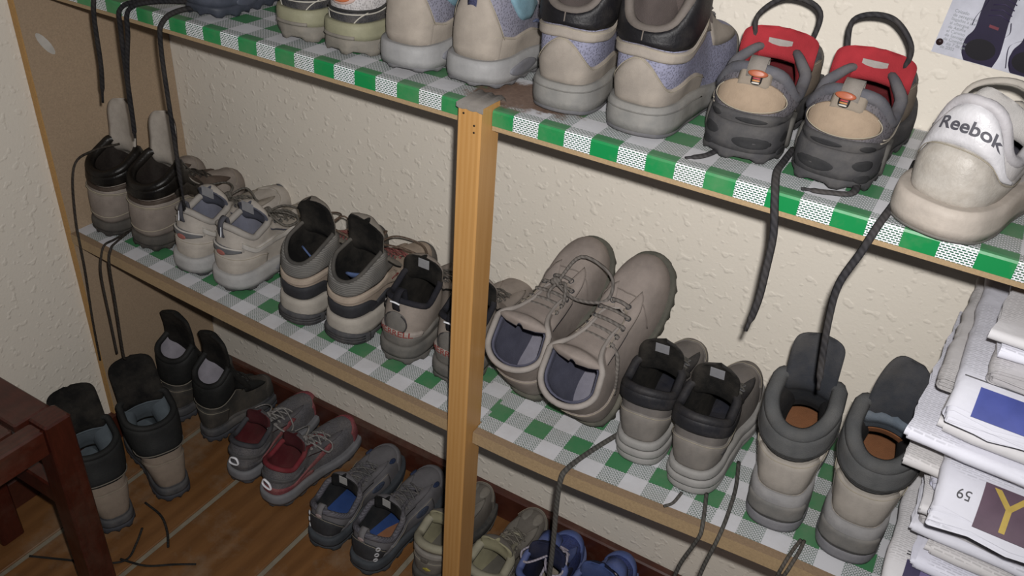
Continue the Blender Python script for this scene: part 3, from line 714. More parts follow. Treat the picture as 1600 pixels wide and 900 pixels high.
# 5  grey shoes with tan heel patch, red lining and lace hoops
def redline(i, x, y, yaw, lab):
    s = Shoe('hiking_shoe', lab, (x, y, ZT), D(yaw), i == 0, L=.26, hs=.042, ht=.030, y1=.72, H=((0, .094), (.06, .088), (.18, .064), (.34, .066), (.55, .090), (.78, .084), (1, .064)), wo=.042, wid=1.06, lean=.06, y0=.05, bulge=.010, ball=.88)
    gm = M('mesh', '#68656e', .85, .3); tan = M('suede', '#b3987a', .9, .35, '#a08c74'); rb = M('rubber', '#4b4a4d', .8, .55, '#77726c'); red = M('fabric', '#b5232f', .95, .0)
    s.sole([('outsole', rb, 0, .30, .006, 19), ('midsole', rb, .26, 1, .006, 0)])
    s.upper(gm, red, M('fabric', '#8c1f2a', .9, .1), rimr=.006, rimmat=M('leather', '#63636b', .8, .25))
    s.band('heel_guard', rb, -.16, .16, 0, [.22, .33, .28, .25, .28, .33, .22], th=.0030, nu=40)
    hp = s.disc('heel_patch', tan, 0, .54, .054, .27, th=.0024, power=2.3); s.line('stitching', stw, [(.052*math.sin(a), .54-.25*math.cos(a)) for a in np.linspace(-2.2, 2.2, 15)], .0006, .0032, parent=hp)
    s.band('heel_strap', M('suede', '#9c8c79', .9, .3), -.024, .024, [.68, .70, .70, .68], 1, nu=9, th=.0036)
    s.pull(M('suede', '#9a9086', .9, .3), .84, .010, .018)
    pt = s.disc('pull_strip', M('leather', '#1d1b1d', .5, .05), -.004, .86, .007, .13, off=.0068, th=.002, power=4); s.disc('pull_badge', M('plain', '#b9603a', .4, .1), -.004, .925, .0125, .07, off=.0080, th=.003, parent=pt, label='round orange badge on the heel pull')
    for k, c in enumerate(('#b5232f', '#c8853a', '#c9c3b8')): s.disc('pull_stripe', M('plain', c, .5, 0), -.004, .835-.04*k, .005, .014, off=.0082, th=.0008, power=5, parent=pt)
    for k, (a, q, r1, r2, tl) in enumerate(((-.078, .66, .016, .13, 0), (-.080, .28, .017, .10, 0), (-.018, .55, .028, .16, -.2), (.045, .70, .016, .14, -.2), (.05, .34, .014, .11, 0), (.09, .5, .011, .14, .3))):
        s.disc('sole_dimple', M('rubber', '#2f2f32', .8, .25, '#5a5752'), a, q, r1, r2, sole=True, off=.0022, th=.0012, tilt=tl)
    for (a, q, r1, r2) in ((-.07, .15, .017, .055), (-.012, .15, .024, .045), (.05, .16, .016, .06)): s.disc('guard_dimple', M('rubber', '#2f2f32', .8, .25, '#5a5752'), a, q, r1, r2, off=.0026, th=.0012, tilt=-.15)
    s.disc('side_pod', M('rubber', '#55534f', .8, .5, '#77726c'), .125, .62, .030, .48, sole=True, off=.003, th=.003, both=True)
    s.band('side_panel', M('suede', '#8d7a66', .9, .35), .13, .36, 0, [.30, .52, .62, .5, .4], sides=True, stitch=stw, th=.0024); s.disc('side_window', M('mesh', '#4b4857', .85, .1), .20, .36, .028, .13, off=.0026, tilt=-.5, both=True)
    for k in (0, .10): s.line('side_piping', M('plain', '#a39a8c', .8, .2), [(.07, .30+k), (.12, .50+k), (.19, .68+k), (.26, .82+k*.6)], .0008, .0012)
    s.band('toe_cap', M('rubber', '#4a4846', .8, .5), .40, .60, 0, [.3, .42, .48, .42, .3], th=.0024); s.band('eyestay', M('suede', '#8d7a66', .9, .35), .27, .41, .7, 1, sides=True)
    s.tongue(M('mesh', '#68656e', .85, .2), red, [(0, .004, .014), (0, .004, .013)], w1=.041, w0=.026, thick=.009, v0=.94, vt=.60)
    iv = s.tc[-4]; lb = M('leather', '#b4aca6', .6, .1); nv = -s.tn[-4]
    mb = MB(); mb.box(iv[0]-.013, iv[0]+.013, iv[1]-.0085, iv[1]-.0075, iv[2]-.022, iv[2]-.004); s.put('size_label', mb.v, mb.f, lb, smooth=False, label='white size label inside the red tongue')
    lc = M('lace', '#2b2a2e', .85, .15); s.lacing(lc, rows=(.95, .87, .79, .71, .63), r=.0026)
    a, b = s.eye[-1][0]
    w = [a+np.array([.004, -.004, .004]), a+np.array([.006, -.012, .036]), (a+b)/2+np.array([.002, -.012, .060]), b+np.array([-.010, -.010, .050]), b+np.array([-.006, -.004, .004])]
    s.put('lace_hoop', *tube_vf(smooth_path(w, 8), .0036, 7, .8), lc)
    if i == 0: s.world_lace(lc, [[(-.205, .90, .975), (-.215, .85, .973), (-.222, .82, .973), (-.238, .805, .971)], [(-.1505, .90, .973), (-.1500, .86, .973), (-.1480, .825, .9735), (-.138, .7955, .966), (-.129, .789, .93), (-.127, .789, .89), (-.1265, .789, .85), (-.131, .789, .81)]], r=.0040, flat=.45, tip=True)
    else: s.world_lace(lc, [[(-.085, .90, .978), (-.072, .83, .975), (-.092, .815, .973), (-.118, .806, .973)], [(-.032, .95, .974), (-.033, .85, .975), (-.040, .796, .967), (-.046, .789, .94), (-.056, .788, .90), (-.055, .788, .86), (-.049, .789, .81), (-.043, .79, .77)]], r=.0040, flat=.45, tip=True)
pair([(-.197, .842, 3, 'left grey shoe with tan heel patch and bright red lining'), (-.104, .838, -1, 'right grey shoe with tan heel patch and red lining, next to the white sneaker')], redline)

# 6  white leather sneakers with a thick sole
def white(i, x, y, yaw, lab):
    s = Shoe('sneaker', lab, (x, y, ZT), D(yaw), i == 0, 'sneaker', L=.27, hs=.034, ht=.026, H=((0, .122), (.05, .112), (.14, .080), (.28, .070), (.48, .088), (.75, .086), (1, .070)), wo=.039, wid=1.02, lean=.15, y0=.03, bulge=.006)
    lw = M('leather', '#dcd8d8', .38, .25, '#b8ab9a'); ld = M('leather', '#cfc8be', .42, .75, '#8a7f72'); gr = M('leather', '#8d8a88', .6, .3)
    s.soleout = .009
    s.sole([('outsole', M('rubber', '#77746e', .7, .3), 0, .14, .010, 0), ('midsole', M('rubber', '#cdbfb0', .6, .25, '#b5a696'), .1, 1, .011, 0)])
    s.upper(lw, M('fabric', '#c4c2c6', .7, .1), M('fabric', '#5f5d6a', .8, .1), rimr=.005, rimmat=M('leather', '#cbc7cb', .5, .2))
    s.band('heel_counter', ld, -.17, .17, 0, [.30, .52, .56, .58, .56, .52, .30], th=.003, nu=40, stitch=stw)
    hp = s.band('heel_panel', M('leather', '#e2e0e4', .3, .1), -.10, .10, [.55, .56, .58, .56, .55], [.60, .72, .93, .985, .93, .72, .60], th=.0036, nu=36)
    s.text('Reebok', M('plain', '#5a5962', .6, 0), -.004, .76, .0165, off=.0048, parent=hp, bold=.0004)
    s.band('side_panel', gr, .11, .30, [.40, .38, .34], [.56, .54, .52], sides=True, th=.0022); s.line('side_piping', ld, [(.09, .58), (.14, .62), (.22, .58), (.32, .54)], .0018, .002)
    s.band('eyestay', lw, .24, .42, .62, 1, sides=True, th=.003, stitch=stw); s.band('toe_cap', ld, .38, .62, 0, [.3, .45, .5, .45, .3])
    s.tongue(lw, M('fabric', '#cfcbc8', .7, .2), [(-.002, .004, .012), (-.004, .004, .010)], w1=.035, thick=.009, v0=.95)
    s.lacing(M('lace', '#cfc7bc', .8, .2), r=.003, flat=.4)
    wl = M('leather', '#c9c1b6', .8, .2)
    if i == 0:
        s.bow(wl, r=.0034, loops=((.06, -.01, -.03), (-.05, .01, -.02)))
        a = s.eye[-1][0][0]; b = s.eye[-1][0][1]
        if abs(a[0]) : s.put('lace_hoop', *tube_vf(smooth_path([b+np.array([0, -.004, .004]), b+np.array([-.012, -.02, .022]), (a+b)/2+np.array([0, -.012, .040]), a+np.array([.014, -.014, .026]), a+np.array([.022, -.02, -.012]), a+np.array([.020, -.05, -.045])], 7), .0034, 6, .5), wl)
pair([(-.002, .800, -19, 'white leather sneaker with grey lettering on the heel at the right end'), (.118, .842, -20, 'mate of the white sneaker, its pale sole just showing at the right edge')], white)

# 7  tall brown boots with black leather collars, at the left end of the middle shelf
def brown(i, x, y, yaw, lab):
    s = Shoe('hiking_boot', lab, (x, y, ZL(x)), D(yaw), i == 0, 'boot', L=.245, hs=.030, ht=.024, H=(.122, .136, .158, .115, .085), wo=.041, wid=1.07, lean=-.02, bulge=.009, ball=.80)
    su = M('suede', '#a89a8e', .9, .45, '#b0a59a'); su2 = M('suede', '#998a7e', .9, .45, '#a89c90'); bk = M('leather', '#171412', .35, .06); rb = M('rubber', '#5b5650', .8, .5, '#7f776c')
    s.sole([('outsole', M('rubber', '#3e3b38', .8, .4), 0, .4, .004, 25), ('midsole', rb, .36, 1, .004, 0)])
    s.upper(su, M('leather', '#2a2320', .6, .1), M('fabric', '#b8ab9e', .9, .2), rimr=.008, rimmat=bk)
    s.band('heel_counter', su2, -.17, .17, 0, [.26, .50, .62, .64, .62, .50, .26], th=.0024, nu=40, stitch=stw)
    s.band('collar_welt', M('leather', '#4a3c33', .6, .3), -.22, .22, [.42, .56, .68, .70, .68, .56, .42], [.5, .64, .76, .78, .76, .64, .5], th=.0032, nu=40)
    s.band('padded_collar', bk, -.25, .25, [.55, .66, .78, .80, .78, .66, .55], .985, th=.0052, nu=40)
    s.band('ankle_panel', M('leather', '#26201c', .5, .15), .12, .29, [.62, .50, .46, .56], [.8, .72, .68, .8], sides=True, th=.0058)
    s.line('heel_seam', stw, [(-.16, .20), (-.08, .17), (0, .16), (.08, .17), (.16, .20)], .0010, .0030)
    s.band('eyestay', M('leather', '#5a4a40', .7, .3), .26, .42, .55, 1, sides=True, th=.003); s.band('toe_cap', su2, .40, .60, 0, [.35, .5, .55, .5, .35], stitch=stw)
    s.tongue(M('leather', '#3a2c24', .5, .2), M('leather', '#c6bcb0', .6, .25), [(0, .002, .03), (0, .002, .032), (0, .006, .028)], w1=.034, thick=.008, v0=.95)
    bl = M('lace', '#2e2822', .85, .1); s.lacing(bl, eyelet=M('gloss', '#4a4640', .4, 0), rows=(.95, .87, .79, .71, .63, .55))
    s.line('ankle_piping', stw, [(-.28, .50), (-.2, .44), (-.12, .56), (0, .66), (.12, .56), (.2, .44), (.28, .50)], .0012, .0050)
    s.disc('lining_label', M('leather', '#d8d0ca', .6, .2), .33, .80, .05, .14, off=-.0085, th=-.0012)
    hang = [[(-1.300, .90, .655), (-1.317, .856, .652), (-1.309, .81, .640), (-1.2950, .7855, .56), (-1.3020, .784, .45), (-1.317, .784, .33), (-1.330, .787, .225)]] if i == 0 else \
           [[(-1.2545, .86, .515), (-1.2535, .82, .513), (-1.250, .7985, .513), (-1.250, .7865, .49), (-1.257, .784, .45), (-1.262, .785, .35), (-1.268, .787, .270)], [(-1.2525, .85, .515), (-1.242, .812, .513), (-1.232, .7985, .513), (-1.228, .786, .49), (-1.233, .784, .40), (-1.247, .786, .28), (-1.249, .79, .262)]]
    s.world_lace(bl, hang, r=.0026, flat=.7)
pair([(-1.299, .828, 0, 'left brown boot with black collar, against the chipboard side panel'), (-1.211, .842, -1, 'right brown boot with black collar, next to the grey trainers')], brown)

# 8  grey beige trainers with reflective heel tabs
def trainer(i, x, y, yaw, lab):
    s = Shoe('trainer', lab, (x, y, ZL(x)), D(yaw), i == 0, 'trainer', L=.262, hs=.036, ht=.028, H=(.122, .095, .112, .09, .07), wo=.036, wid=1.0, lean=.0, bulge=.006, ball=.82)
    be = M('suede', '#cabfb2', .9, .3, '#b3a99c'); lt = M('leather', '#d6d0c8', .7, .3); gy = M('fabric', '#8a8da0', .9, .15); sm = M('rubber', '#bcbab8', .7, .35, '#9d978e')
    s.sole([('outsole', M('rubber', '#4a4a4e', .8, .3), 0, .24, .004, 15), ('midsole', sm, .20, 1, .0065, 0)])
    s.upper(be, gy, M('fabric', '#a9aec4', .9, .1), rimr=.0055, rimmat=M('leather', '#b9b2aa', .8, .2))
    s.band('heel_counter', M('suede', '#cfc3b4', .9, .3), -.15, .15, 0, [.28, .48, .40, .38, .40, .48, .28], th=.002, nu=40, stitch=stw)
    s.band('heel_badge', M('leather', '#6d6f74', .6, .2), -.055, .055, [.55, .47, .42, .47, .55], [.60, .60, .60], th=.0034, nu=20)
    s.line('heel_piping', lt, [(-.06, .62), (0, .58), (.06, .62)], .0018, .003); s.disc('heel_logo', M('plain', '#b3655a', .6, .15), 0, .47, .014, .05, off=.0038, th=.001)
    s.band('side_wave', lt, .055, .30, [.66, .52, .44, .46, .55], [.82, .70, .60, .62, .72], sides=True, th=.0036, stitch=stw)
    s.disc('sole_vent', M('rubber', '#85868c', .6, .2), .2, .55, .035, .22, sole=True, off=.004, both=True)
    s.pull(M('fabric', '#5a5a62', .85, .1), .78, .014, .010); s.line('reflective_strip', M('gloss', '#dfe2ea', .25, 0), [(.004, .80), (.004, .90), (.004, 1.0)], .0011, .0062)
    s.band('eyestay', M('suede', '#a39888', .9, .3), .25, .42, .62, 1, sides=True, th=.0028); s.band('toe_cap', be, .37, .63, 0, [.35, .6, .66, .6, .35], stitch=stw); s.band('toe_bumper', M('rubber', '#5d6068', .8, .3), .455, .545, 0, [.14, .42, .5, .42, .14], th=.0032, off=.0016)
    s.tongue(be, M('fabric', '#5d6070', .9, .1), [(0, -.004, .02), (0, -.010, .018)], w1=.033, thick=.010, v0=.95)
    iv = s.tc[-3]; mb = MB(); mb.box(iv[0]-.013, iv[0]+.013, iv[1]-.013, iv[1]-.0115, iv[2]-.012, iv[2]+.006); s.put('tongue_label', mb.v, mb.f, M('leather', '#a5a5aa', .6, .1), smooth=False)
    lc = M('lace', '#5d5952', .85, .1); s.lacing(lc, eyelet=M('gloss', '#3a3a3c', .4, 0)); s.bow(lc, r=.0024, loops=((.062, -.012, .004), (.05, .04, -.01)) if i else ((.05, .02, .0), (-.05, .02, -.01)))
pair([(-1.092, .836, 1, 'left grey beige trainer with reflective heel strip, beside the brown boot'), (-1.006, .842, -1, 'right grey beige trainer with loose lace bow and orange insole showing')], trainer)

# 9  beige mid boots with black lining and dark heel plates
def mid(i, x, y, yaw, lab):
    s = Shoe('hiking_boot', lab, (x, y, ZL(x)), D(yaw), i == 0, 'boot', L=.25, hs=.050, ht=.032, H=(.112, .138, .150, .115, .085), wo=.035, wid=1.0, lean=-.05, bulge=.006, ball=.82)
    be = M('suede', '#b39d87', .9, .3, '#ada092'); rib = M('rib', '#8d8a85', .9, .2); dk = M('rubber', '#33343a', .7, .3, '#5a5a5c'); sm = M('rubber', '#bdb3a5', .75, .4, '#a39c90')
    s.sole([('outsole', M('rubber', '#55565a', .8, .3, '#77756f'), 0, .36, .005, 13), ('midsole', sm, .32, 1, .0055, 0)])
    s.upper(be, blk, M('fabric', '#566a94', .9, .1), rimr=.003, rimmat=M('leather', '#55524e', .8, .2))
    s.band('ribbed_collar', rib, -.27, .27, [.82, .60, .52, .62, .66, .62, .52, .60, .82], .985, th=.004, nu=48)
    s.band('heel_wrap', M('suede', '#c0aa94', .9, .3), -.24, .24, [.36, .34, .40, .44, .46, .44, .40, .34, .36], [.62, .56, .50, .60, .64, .60, .50, .56, .62], th=.0042, nu=48, stitch=stw)
    s.band('heel_plate', dk, -.15, .15, [.05, .04, .04, .04, .05], [.06, .30, .38, .40, .38, .30, .06], th=.0034, nu=40)
    s.band('side_guard', dk, .10, .33, [.02, .02, .02], [.10, .26, .22, .04], sides=True, th=.0036); s.band('heel_tread', M('rubber', '#4c4d52', .8, .3), -.09, .09, .04, [.35, .5, .5, .35], sole=True, off=.003, th=.003)
    for q in (.14, .24, .34): s.line('tread_groove', M('rubber', '#2d2d30', .8, .2), [(-.07, q), (0, q), (.07, q)], .0009, .0062, sole=True)
    s.put('insole_edge', *ribbon_vf(smooth_path([(-.022, .050, .092), (0, .054, .096), (.024, .062, .103)], 4), (0, .55, -.85), .020, .003), M('fabric', '#5f78ac', .9, .1), label='blue insole edge')
    if i:
        for k in range(6): s.disc('printed_mark', M('plain', '#7d2724', .6, 0), .198+.0085*k, .445+.018*k, .0026, .020, off=.0050, th=.0004, tilt=-.3, n=10)
    s.band('eyestay', M('suede', '#a58f79', .9, .3), .27, .42, .5, 1, sides=True, th=.0032, stitch=stw); s.band('toe_cap', M('rubber', '#4a4845', .8, .4), .40, .60, 0, [.3, .42, .46, .42, .3], th=.002)
    s.tongue(M('suede', '#8f8578', .9, .3), blk, [(0, -.002, .024), (.004, -.004, .022), (.006, -.006, .016)], w1=.034, thick=.010, v0=.95)
    lc = M('lace', '#7a3b38', .85, .15); s.lacing(lc, rows=(.95, .87, .79, .71, .63, .56), eyelet=M('gloss', '#2c2b2a', .4, 0), r=.0024)
    s.bow(M('lace', '#5d4a3c', .85, .15), loops=((.06, .05, -.02), (-.04, .03, -.02)))
pair([(-.850, .842, 2, 'left beige mid boot with black lining and blue insole'), (-.760, .848, -2, 'right beige mid boot with ribbed grey collar and dark heel plate')], mid)

# 10  dusty shoes with black lining and red heel lettering, left of and behind the post
def blacklined(i, x, y, yaw, lab):
    s = Shoe('hiking_shoe', lab, (x, y, ZL(x)), D(yaw), i == 0, L=.25, hs=.036, ht=.028, H=(.112, .098, .125, .10, .075), wo=.037, wid=1.0, lean=.0, bulge=.007, ball=.9)
    be = M('suede', '#a8998c', .9, .35, '#9a8f84'); gy = M('leather', '#77736e', .8, .45, '#938b80'); rb = M('rubber', '#6b6863', .8, .5, '#8d857a')
    s.sole([('outsole', rb, 0, .4, .005, 19), ('midsole', rb, .36, 1, .006, 0)])
    s.upper(be, blk, blk, rimr=.0045, rimmat=M('fabric', '#2a2a33', .9, .1))
    s.band('heel_guard', gy, -.20, .20, 0, [.14, .30, .24, .34, .24, .30, .14], th=.004, nu=40)
    hp = s.disc('heel_patch', gy, 0, .52, .030, .24, th=.003, power=2.2); s.line('heel_piping', M('plain', '#3b3a3c', .7, .1), [(.030*math.sin(a), .52-.23*math.cos(a)) for a in np.linspace(-2.6, 2.6, 15)], .0012, .0034, parent=hp)
    s.band('lettered_band', M('leather', '#b5a9a0', .8, .2), -.08, .08, [.24, .27, .24], [.36, .40, .36], th=.0046, nu=20); s.text('MERRELL', M('plain', '#a0443c', .6, 0), 0, .33, .014, off=.0056, bold=.0002)
    for k, c in ((0, '#2f2f33'), (.03, '#c2b8ac'), (.06, '#2f2f33')): s.line('side_piping', M('plain', c, .8, .1), [(.04+k*.3, .92-k), (.075+k*.3, .62), (.11+k*.2, .34+k), (.17, .32+k), (.22, .42+k)], .0011, .0018)
    s.pull(M('fabric', '#24242c', .85, .05), .80, .016, .012, back=.018); s.line('reflective_strip', M('gloss', '#e6e8ee', .22, 0), [(-.012, .985), (0, 1.0), (.012, .985)], .0016, .0085)
    s.band('eyestay', be, .25, .42, .6, 1, sides=True, th=.003); s.band('toe_cap', rb, .40, .60, 0, [.3, .42, .48, .42, .3], th=.002)
    s.tongue(be, blk, [(0, .0, .022), (0, .0, .018)], w1=.035, thick=.010, v0=.95)
    iv = s.tc[-4]; mb = MB(); mb.box(iv[0]-.010, iv[0]+.010, iv[1]-.0085, iv[1]-.0075, iv[2]-.012, iv[2]+.004, .0004); s.put('tongue_label', mb.v, mb.f, M('leather', '#a9a9ac', .6, .1), smooth=False)
    s.lacing(M('lace', '#55504a', .85, .1))
pair([(-.656, .858, 1, 'dusty shoe with black lining and red heel lettering, left of the post'), (-.560, .862, 0, 'dusty shoe with black lining, mostly hidden behind the wooden post')], blacklined)

# 11  taupe shoes leaning toe-up against the wall
def taupe(i, x, y, yaw, lab, pit=40):
    s = Shoe('walking_shoe', lab, (x, y, ZL(x)+.010), D(yaw), i == 0, L=.262, hs=.022, ht=.018, H=(.132, .128, .142, .108, .076), wo=.046, wt=.021, wid=1.08, pitch=D(pit), lean=.0, y0=.04, bulge=.004)
    tp = M('suede', '#a3948a', .92, .2, '#b0a298'); gy = M('fabric', '#5d5e72', .95, .05)
    s.sole([('outsole', M('rubber', '#5d5c50', .8, .3), 0, 1, .003, 30)])
    s.upper(tp, gy, M('fabric', '#8b8998', .9, .1), rimr=.004, rimmat=M('suede', '#aaa098', .9, .1), lin_th=.006)
    s.line('vamp_seam', M('suede', '#8d7f76', .9, .1), [(.30, .3), (.36, .62), (.43, .80), (.5, .86), (.57, .80), (.64, .62), (.70, .3)], .0009, .0010)
    s.band('heel_counter', tp, -.14, .14, 0, [.4, .6, .7, .6, .4], th=.0014, stitch=stw); s.band('eyestay', tp, .23, .43, .70, 1, sides=True, th=.0022, stitch=stw)
    s.band('collar_padding', gy, -.24, .24, .90, 1, off=-.0075, th=-.004)
    s.tongue(tp, gy, [(0, -.004, .014), (0, -.010, .006)], w1=.038, w0=.026, thick=.010, v0=.95)
    lc = M('lace', '#6b6560', .85, .1); s.lacing(lc, rows=(.97, .89, .81, .73, .65), eyelet=M('gloss', '#3c3c3e', .35, 0), r=.0030, bar=True)
    if i == 0: s.bow(lc, at=s.eye[1][0].mean(0)+np.array([0, 0, .01]), r=.0027, loops=((-.075, .03, .006), (-.02, -.03, .0)))
    s.put('loose_lace', *tube_vf(smooth_path([s.eye[-1][0][0], s.eye[-1][0][0]+np.array([.010, -.01, -.010]), s.eye[-1][0][0]+np.array([.014, -.035, -.03]), s.eye[-1][0][0]+np.array([.013, -.06, -.055])], 7), .0030, 6, .7), lc)
pair([(-.434, .896, -2, 'left taupe suede shoe leaning toe-up on the wall, with looped lace', 42), (-.336, .896, -6, 'right taupe suede shoe leaning toe-up against the wall, right of its mate', 50)], taupe)

# 12  dark shoes with ridged pale soles
def ridged(i, x, y, yaw, lab):
    s = Shoe('walking_shoe', lab, (x, y, ZL(x)), D(yaw), i == 0, L=.24, hs=.040, ht=.032, H=(.12, .105, .125, .10, .078), wo=.037, wid=1.0, lean=-.04, ball=.8)
    su = M('suede', '#77706c', .9, .3); dk = M('leather', '#2b2b30', .6, .15); sm = M('rubber', '#a6a39f', .7, .35, '#8d8982')
    s.sole([('outsole', sm, 0, .34, .004, 0), ('midsole', sm, .34, .66, .006, 0), ('welt', sm, .66, 1, .004, 0)])
    s.upper(su, blk, M('fabric', '#2a2c38', .9, .1), rimr=.006, rimmat=dk)
    s.band('heel_counter', M('suede', '#8a837c', .9, .3), -.2, .2, 0, [.4, .5, .6, .5, .4], th=.0022, stitch=stw); s.disc('heel_logo', M('leather', '#4a4848', .6, .1), .09, .35, .012, .06, off=.002)
    s.band('padded_collar', dk, -.26, .26, [.7, .66, .72, .74, .72, .66, .7], .985, th=.004)
    s.band('eyestay', dk, .25, .42, .6, 1, sides=True); s.band('toe_cap', su, .38, .62, 0, [.35, .5, .6, .5, .35], stitch=stw)
    s.tongue(dk, blk, [(0, .0, .024), (0, .002, .02)], w1=.032, thick=.009, v0=.95)
    iv = s.tc[-4]; mb = MB(); mb.box(iv[0]-.010, iv[0]+.010, iv[1]-.0080, iv[1]-.0070, iv[2]-.008, iv[2]+.006, .0003); s.put('tongue_label', mb.v, mb.f, M('leather', '#8d8d92', .6, .1), smooth=False)
    lc = M('lace', '#4a4844', .85, .1); s.lacing(lc, eyelet=M('gloss', '#5a5a5c', .35, 0))
    if i: s.world_lace(lc, [[(-.136, .850, .492), (-.128, .82, .492), (-.123, .80, .498), (-.120, .790, .494), (-.125, .7885, .470), (-.137, .789, .41), (-.138, .79, .30)], [(-.118, .93, .505), (-.106, .88, .505), (-.100, .83, .503), (-.098, .80, .505), (-.099, .789, .492), (-.107, .788, .42), (-.109, .79, .29)]], r=.0027, flat=.8)
    else: s.world_lace(lc, [[(-.284, .905, .487), (-.300, .86, .485), (-.312, .82, .485), (-.3165, .799, .488), (-.318, .788, .481), (-.3185, .786, .44), (-.316, .787, .35), (-.315, .788, .25), (-.316, .79, .20)]], r=.0044, flat=.8)
    if i: s.world_lace(lc, [[(-.165, .835, .492), (-.168, .812, .490), (-.176, .800, .488)]], r=.0024, flat=.8)
pair([(-.245, .862, 0, 'left dark walking shoe with pale ridged sole, between taupe shoe and its mate'), (-.165, .845, -3, 'right dark walking shoe with pale ridged sole, left of the tall beige boots')], ridged)

# 13  tall beige boots with dark padded collars
def tall(i, x, y, yaw, lab):
    s = Shoe('hiking_boot', lab, (x, y, ZL(x)), D(yaw), i == 0, 'boot', L=.24, hs=.062, ht=.042, spring=.03, H=(.150, .178, .190, .14, .10), wo=.039, wid=1.03, lean=-.02, bulge=.006, ball=.78)
    su = M('suede', '#aea599', .92, .35, '#b9b0a4'); dk = M('fabric', '#5d5e5f', .95, .3, '#827e77'); rb = M('rubber', '#9b999a', .8, .45, '#a8a39c')
    s.sole([('outsole', M('rubber', '#85848a', .8, .4, '#8f8b86'), 0, .3, .005, 0), ('midsole', rb, .27, 1, .005, 0)])
    s.upper(su, M('fabric', '#26262a', .95, .1), M('fabric', '#a3693f', .9, .1), rimr=.009, rimmat=dk)
    s.band('sole_rand', M('suede', '#b0a597', .9, .2), -.25, .25, 0, .05, th=.003, nu=40)
    s.band('heel_counter', M('suede', '#b1a79b', .92, .35, '#b9b0a4'), -.11, .11, 0, [.34, .54, .57, .54, .34], th=.003, nu=30, stitch=stw)
    s.band('padded_collar', dk, -.26, .26, [.62, .72, .68, .64, .62, .64, .68, .72, .62], .985, th=.006, nu=48); s.line('collar_seam', M('plain', '#343434', .9, .1), [(-.2, .76), (-.1, .72), (0, .70), (.1, .72), (.2, .76)], .0012, .0070)
    s.band('side_panel', su, .08, .30, [0, 0, 0], [.46, .66, .70, .62, .55], sides=True, th=.0042, stitch=stw)
    s.band('sole_panel', M('rubber', '#7d7b78', .8, .35), -.06, .06, .35, .75, sole=True, off=.0036, th=.001)
    s.band('eyestay', su, .27, .42, .5, 1, sides=True, th=.0034); s.band('toe_cap', su, .38, .62, 0, [.35, .5, .6, .5, .35], stitch=stw)
    s.tongue(dk, M('fabric', '#3d4047', .95, .15), [(0, -.002, .03), (.005*i, .004, .024), (.008*i, .006, .016)], w1=.030, thick=.011, v0=.95)
    if i: s.tongue_patch('tongue_fold', M('fabric', '#66727f', .95, .2), .46, .68, th=.007, jag=.5, label='blue grey fold of the tongue lining')
    if i: s.tongue_patch('lining_strip', M('fabric', '#b5713f', .9, .1), .30, .45, th=.006, jag=.6, label='orange strip of lining')
    lc = M('lace', '#4b4640', .85, .1); s.lacing(lc, eyelet=M('gloss', '#4a4a4a', .35, 0), rows=(.95, .87, .79, .71, .63, .55), r=.0026)
    if i == 0: s.world_lace(lc, [[(-.008, .833, .512), (-.012, .812, .512), (-.016, .7895, .507), (-.0190, .788, .47), (-.022, .79, .35)], [(-.004, .834, .512), (-.005, .812, .512), (-.0085, .790, .508), (-.0125, .788, .47), (-.012, .79, .35)]], r=.0024, flat=.9)
pair([(-.048, .838, 2, 'left tall beige boot with dark collar, beside the dark walking shoes'), (.039, .836, 0, 'right tall beige boot with dark padded collar, beside the newspapers')], tall)

# ---- floor
# 14-15  dark boots with tan lowers by the stool
def dark_boot(name, lab, x, y, yaw, left, lin, tong, laces=None, L=.236, H=(.150, .158, .175, .13, .09), tip=((0, .012, .028), (0, .018, .024), (0, .016, .014)), low='#9a8672', z=0, wo=.049, lean=.45):
    s = Shoe(name, lab, (x, y, z), D(yaw), left, 'boot', L=L, hs=.034, ht=.028, spring=.03, H=H, wo=wo, wid=.98, lean=lean, bulge=.008)
    tn = M('suede', low, .9, .35, '#8f8170'); dk = M('leather', '#262727', .7, .25, '#55534e'); rb = M('rubber', '#4b4d55', .8, .3, '#66666a')
    s.sole([('outsole', rb, 0, .45, .005, 27), ('midsole', M('rubber', '#55565a', .8, .3), .42, 1, .004, 0)])
    s.upper(tn, lin, lin, rimr=.006, rimmat=dk)
    s.band('dark_shaft', dk, -.30, .30, [.60, .56, .50, .56, .50, .56, .60], .985, th=.004, nu=40); s.line('shaft_seam', M('plain', '#8d8578', .8, .2), [(-.25, .58), (-.1, .53), (0, .58), (.1, .53), (.25, .58)], .0011, .0042)
    s.band('heel_counter', tn, -.14, .14, 0, [.3, .42, .46, .42, .3], th=.0022, stitch=stw); s.band('rand', M('rubber', '#4a4b50', .8, .3), -.5, .5, 0, .07, th=.003, nu=60, nv=3)
    s.band('eyestay', dk, .27, .42, .5, 1, sides=True, th=.003); s.band('toe_cap', tn, .38, .62, 0, [.3, .5, .6, .5, .3])
    s.tongue(dk, tong, list(tip), w1=.043, w0=.028, thick=.010, v0=.95)
    if lin is gl: s.tongue_patch('fleece', gl, .10, .62, jag=.2, label='grey fleece on the lower tongue')
    lc = M('lace', '#1d1c1b', .85, .1); s.lacing(lc, rows=(.95, .86, .77, .68, .59), eyelet=M('gloss', '#4a4a48', .4, 0))
    if laces: s.world_lace(lc, laces, r=.0024, flat=.8)
    return s
gl = M('fabric', '#727d85', .95, .2, '#8d979a')
dark_boot('work_boot', 'dark boot with tan lower and grey fleece lining, half hidden by the stool leg', -1.135, .630, 70, True, gl, blk, [[(-1.105, .655, .004), (-1.085, .625, .0035), (-1.07, .59, .003), (-1.10, .56, .003), (-1.16, .53, .003), (-1.22, .50, .003)], [(-1.08, .585, .003), (-1.03, .60, .003), (-.99, .63, .003), (-.958, .652, .003)]])
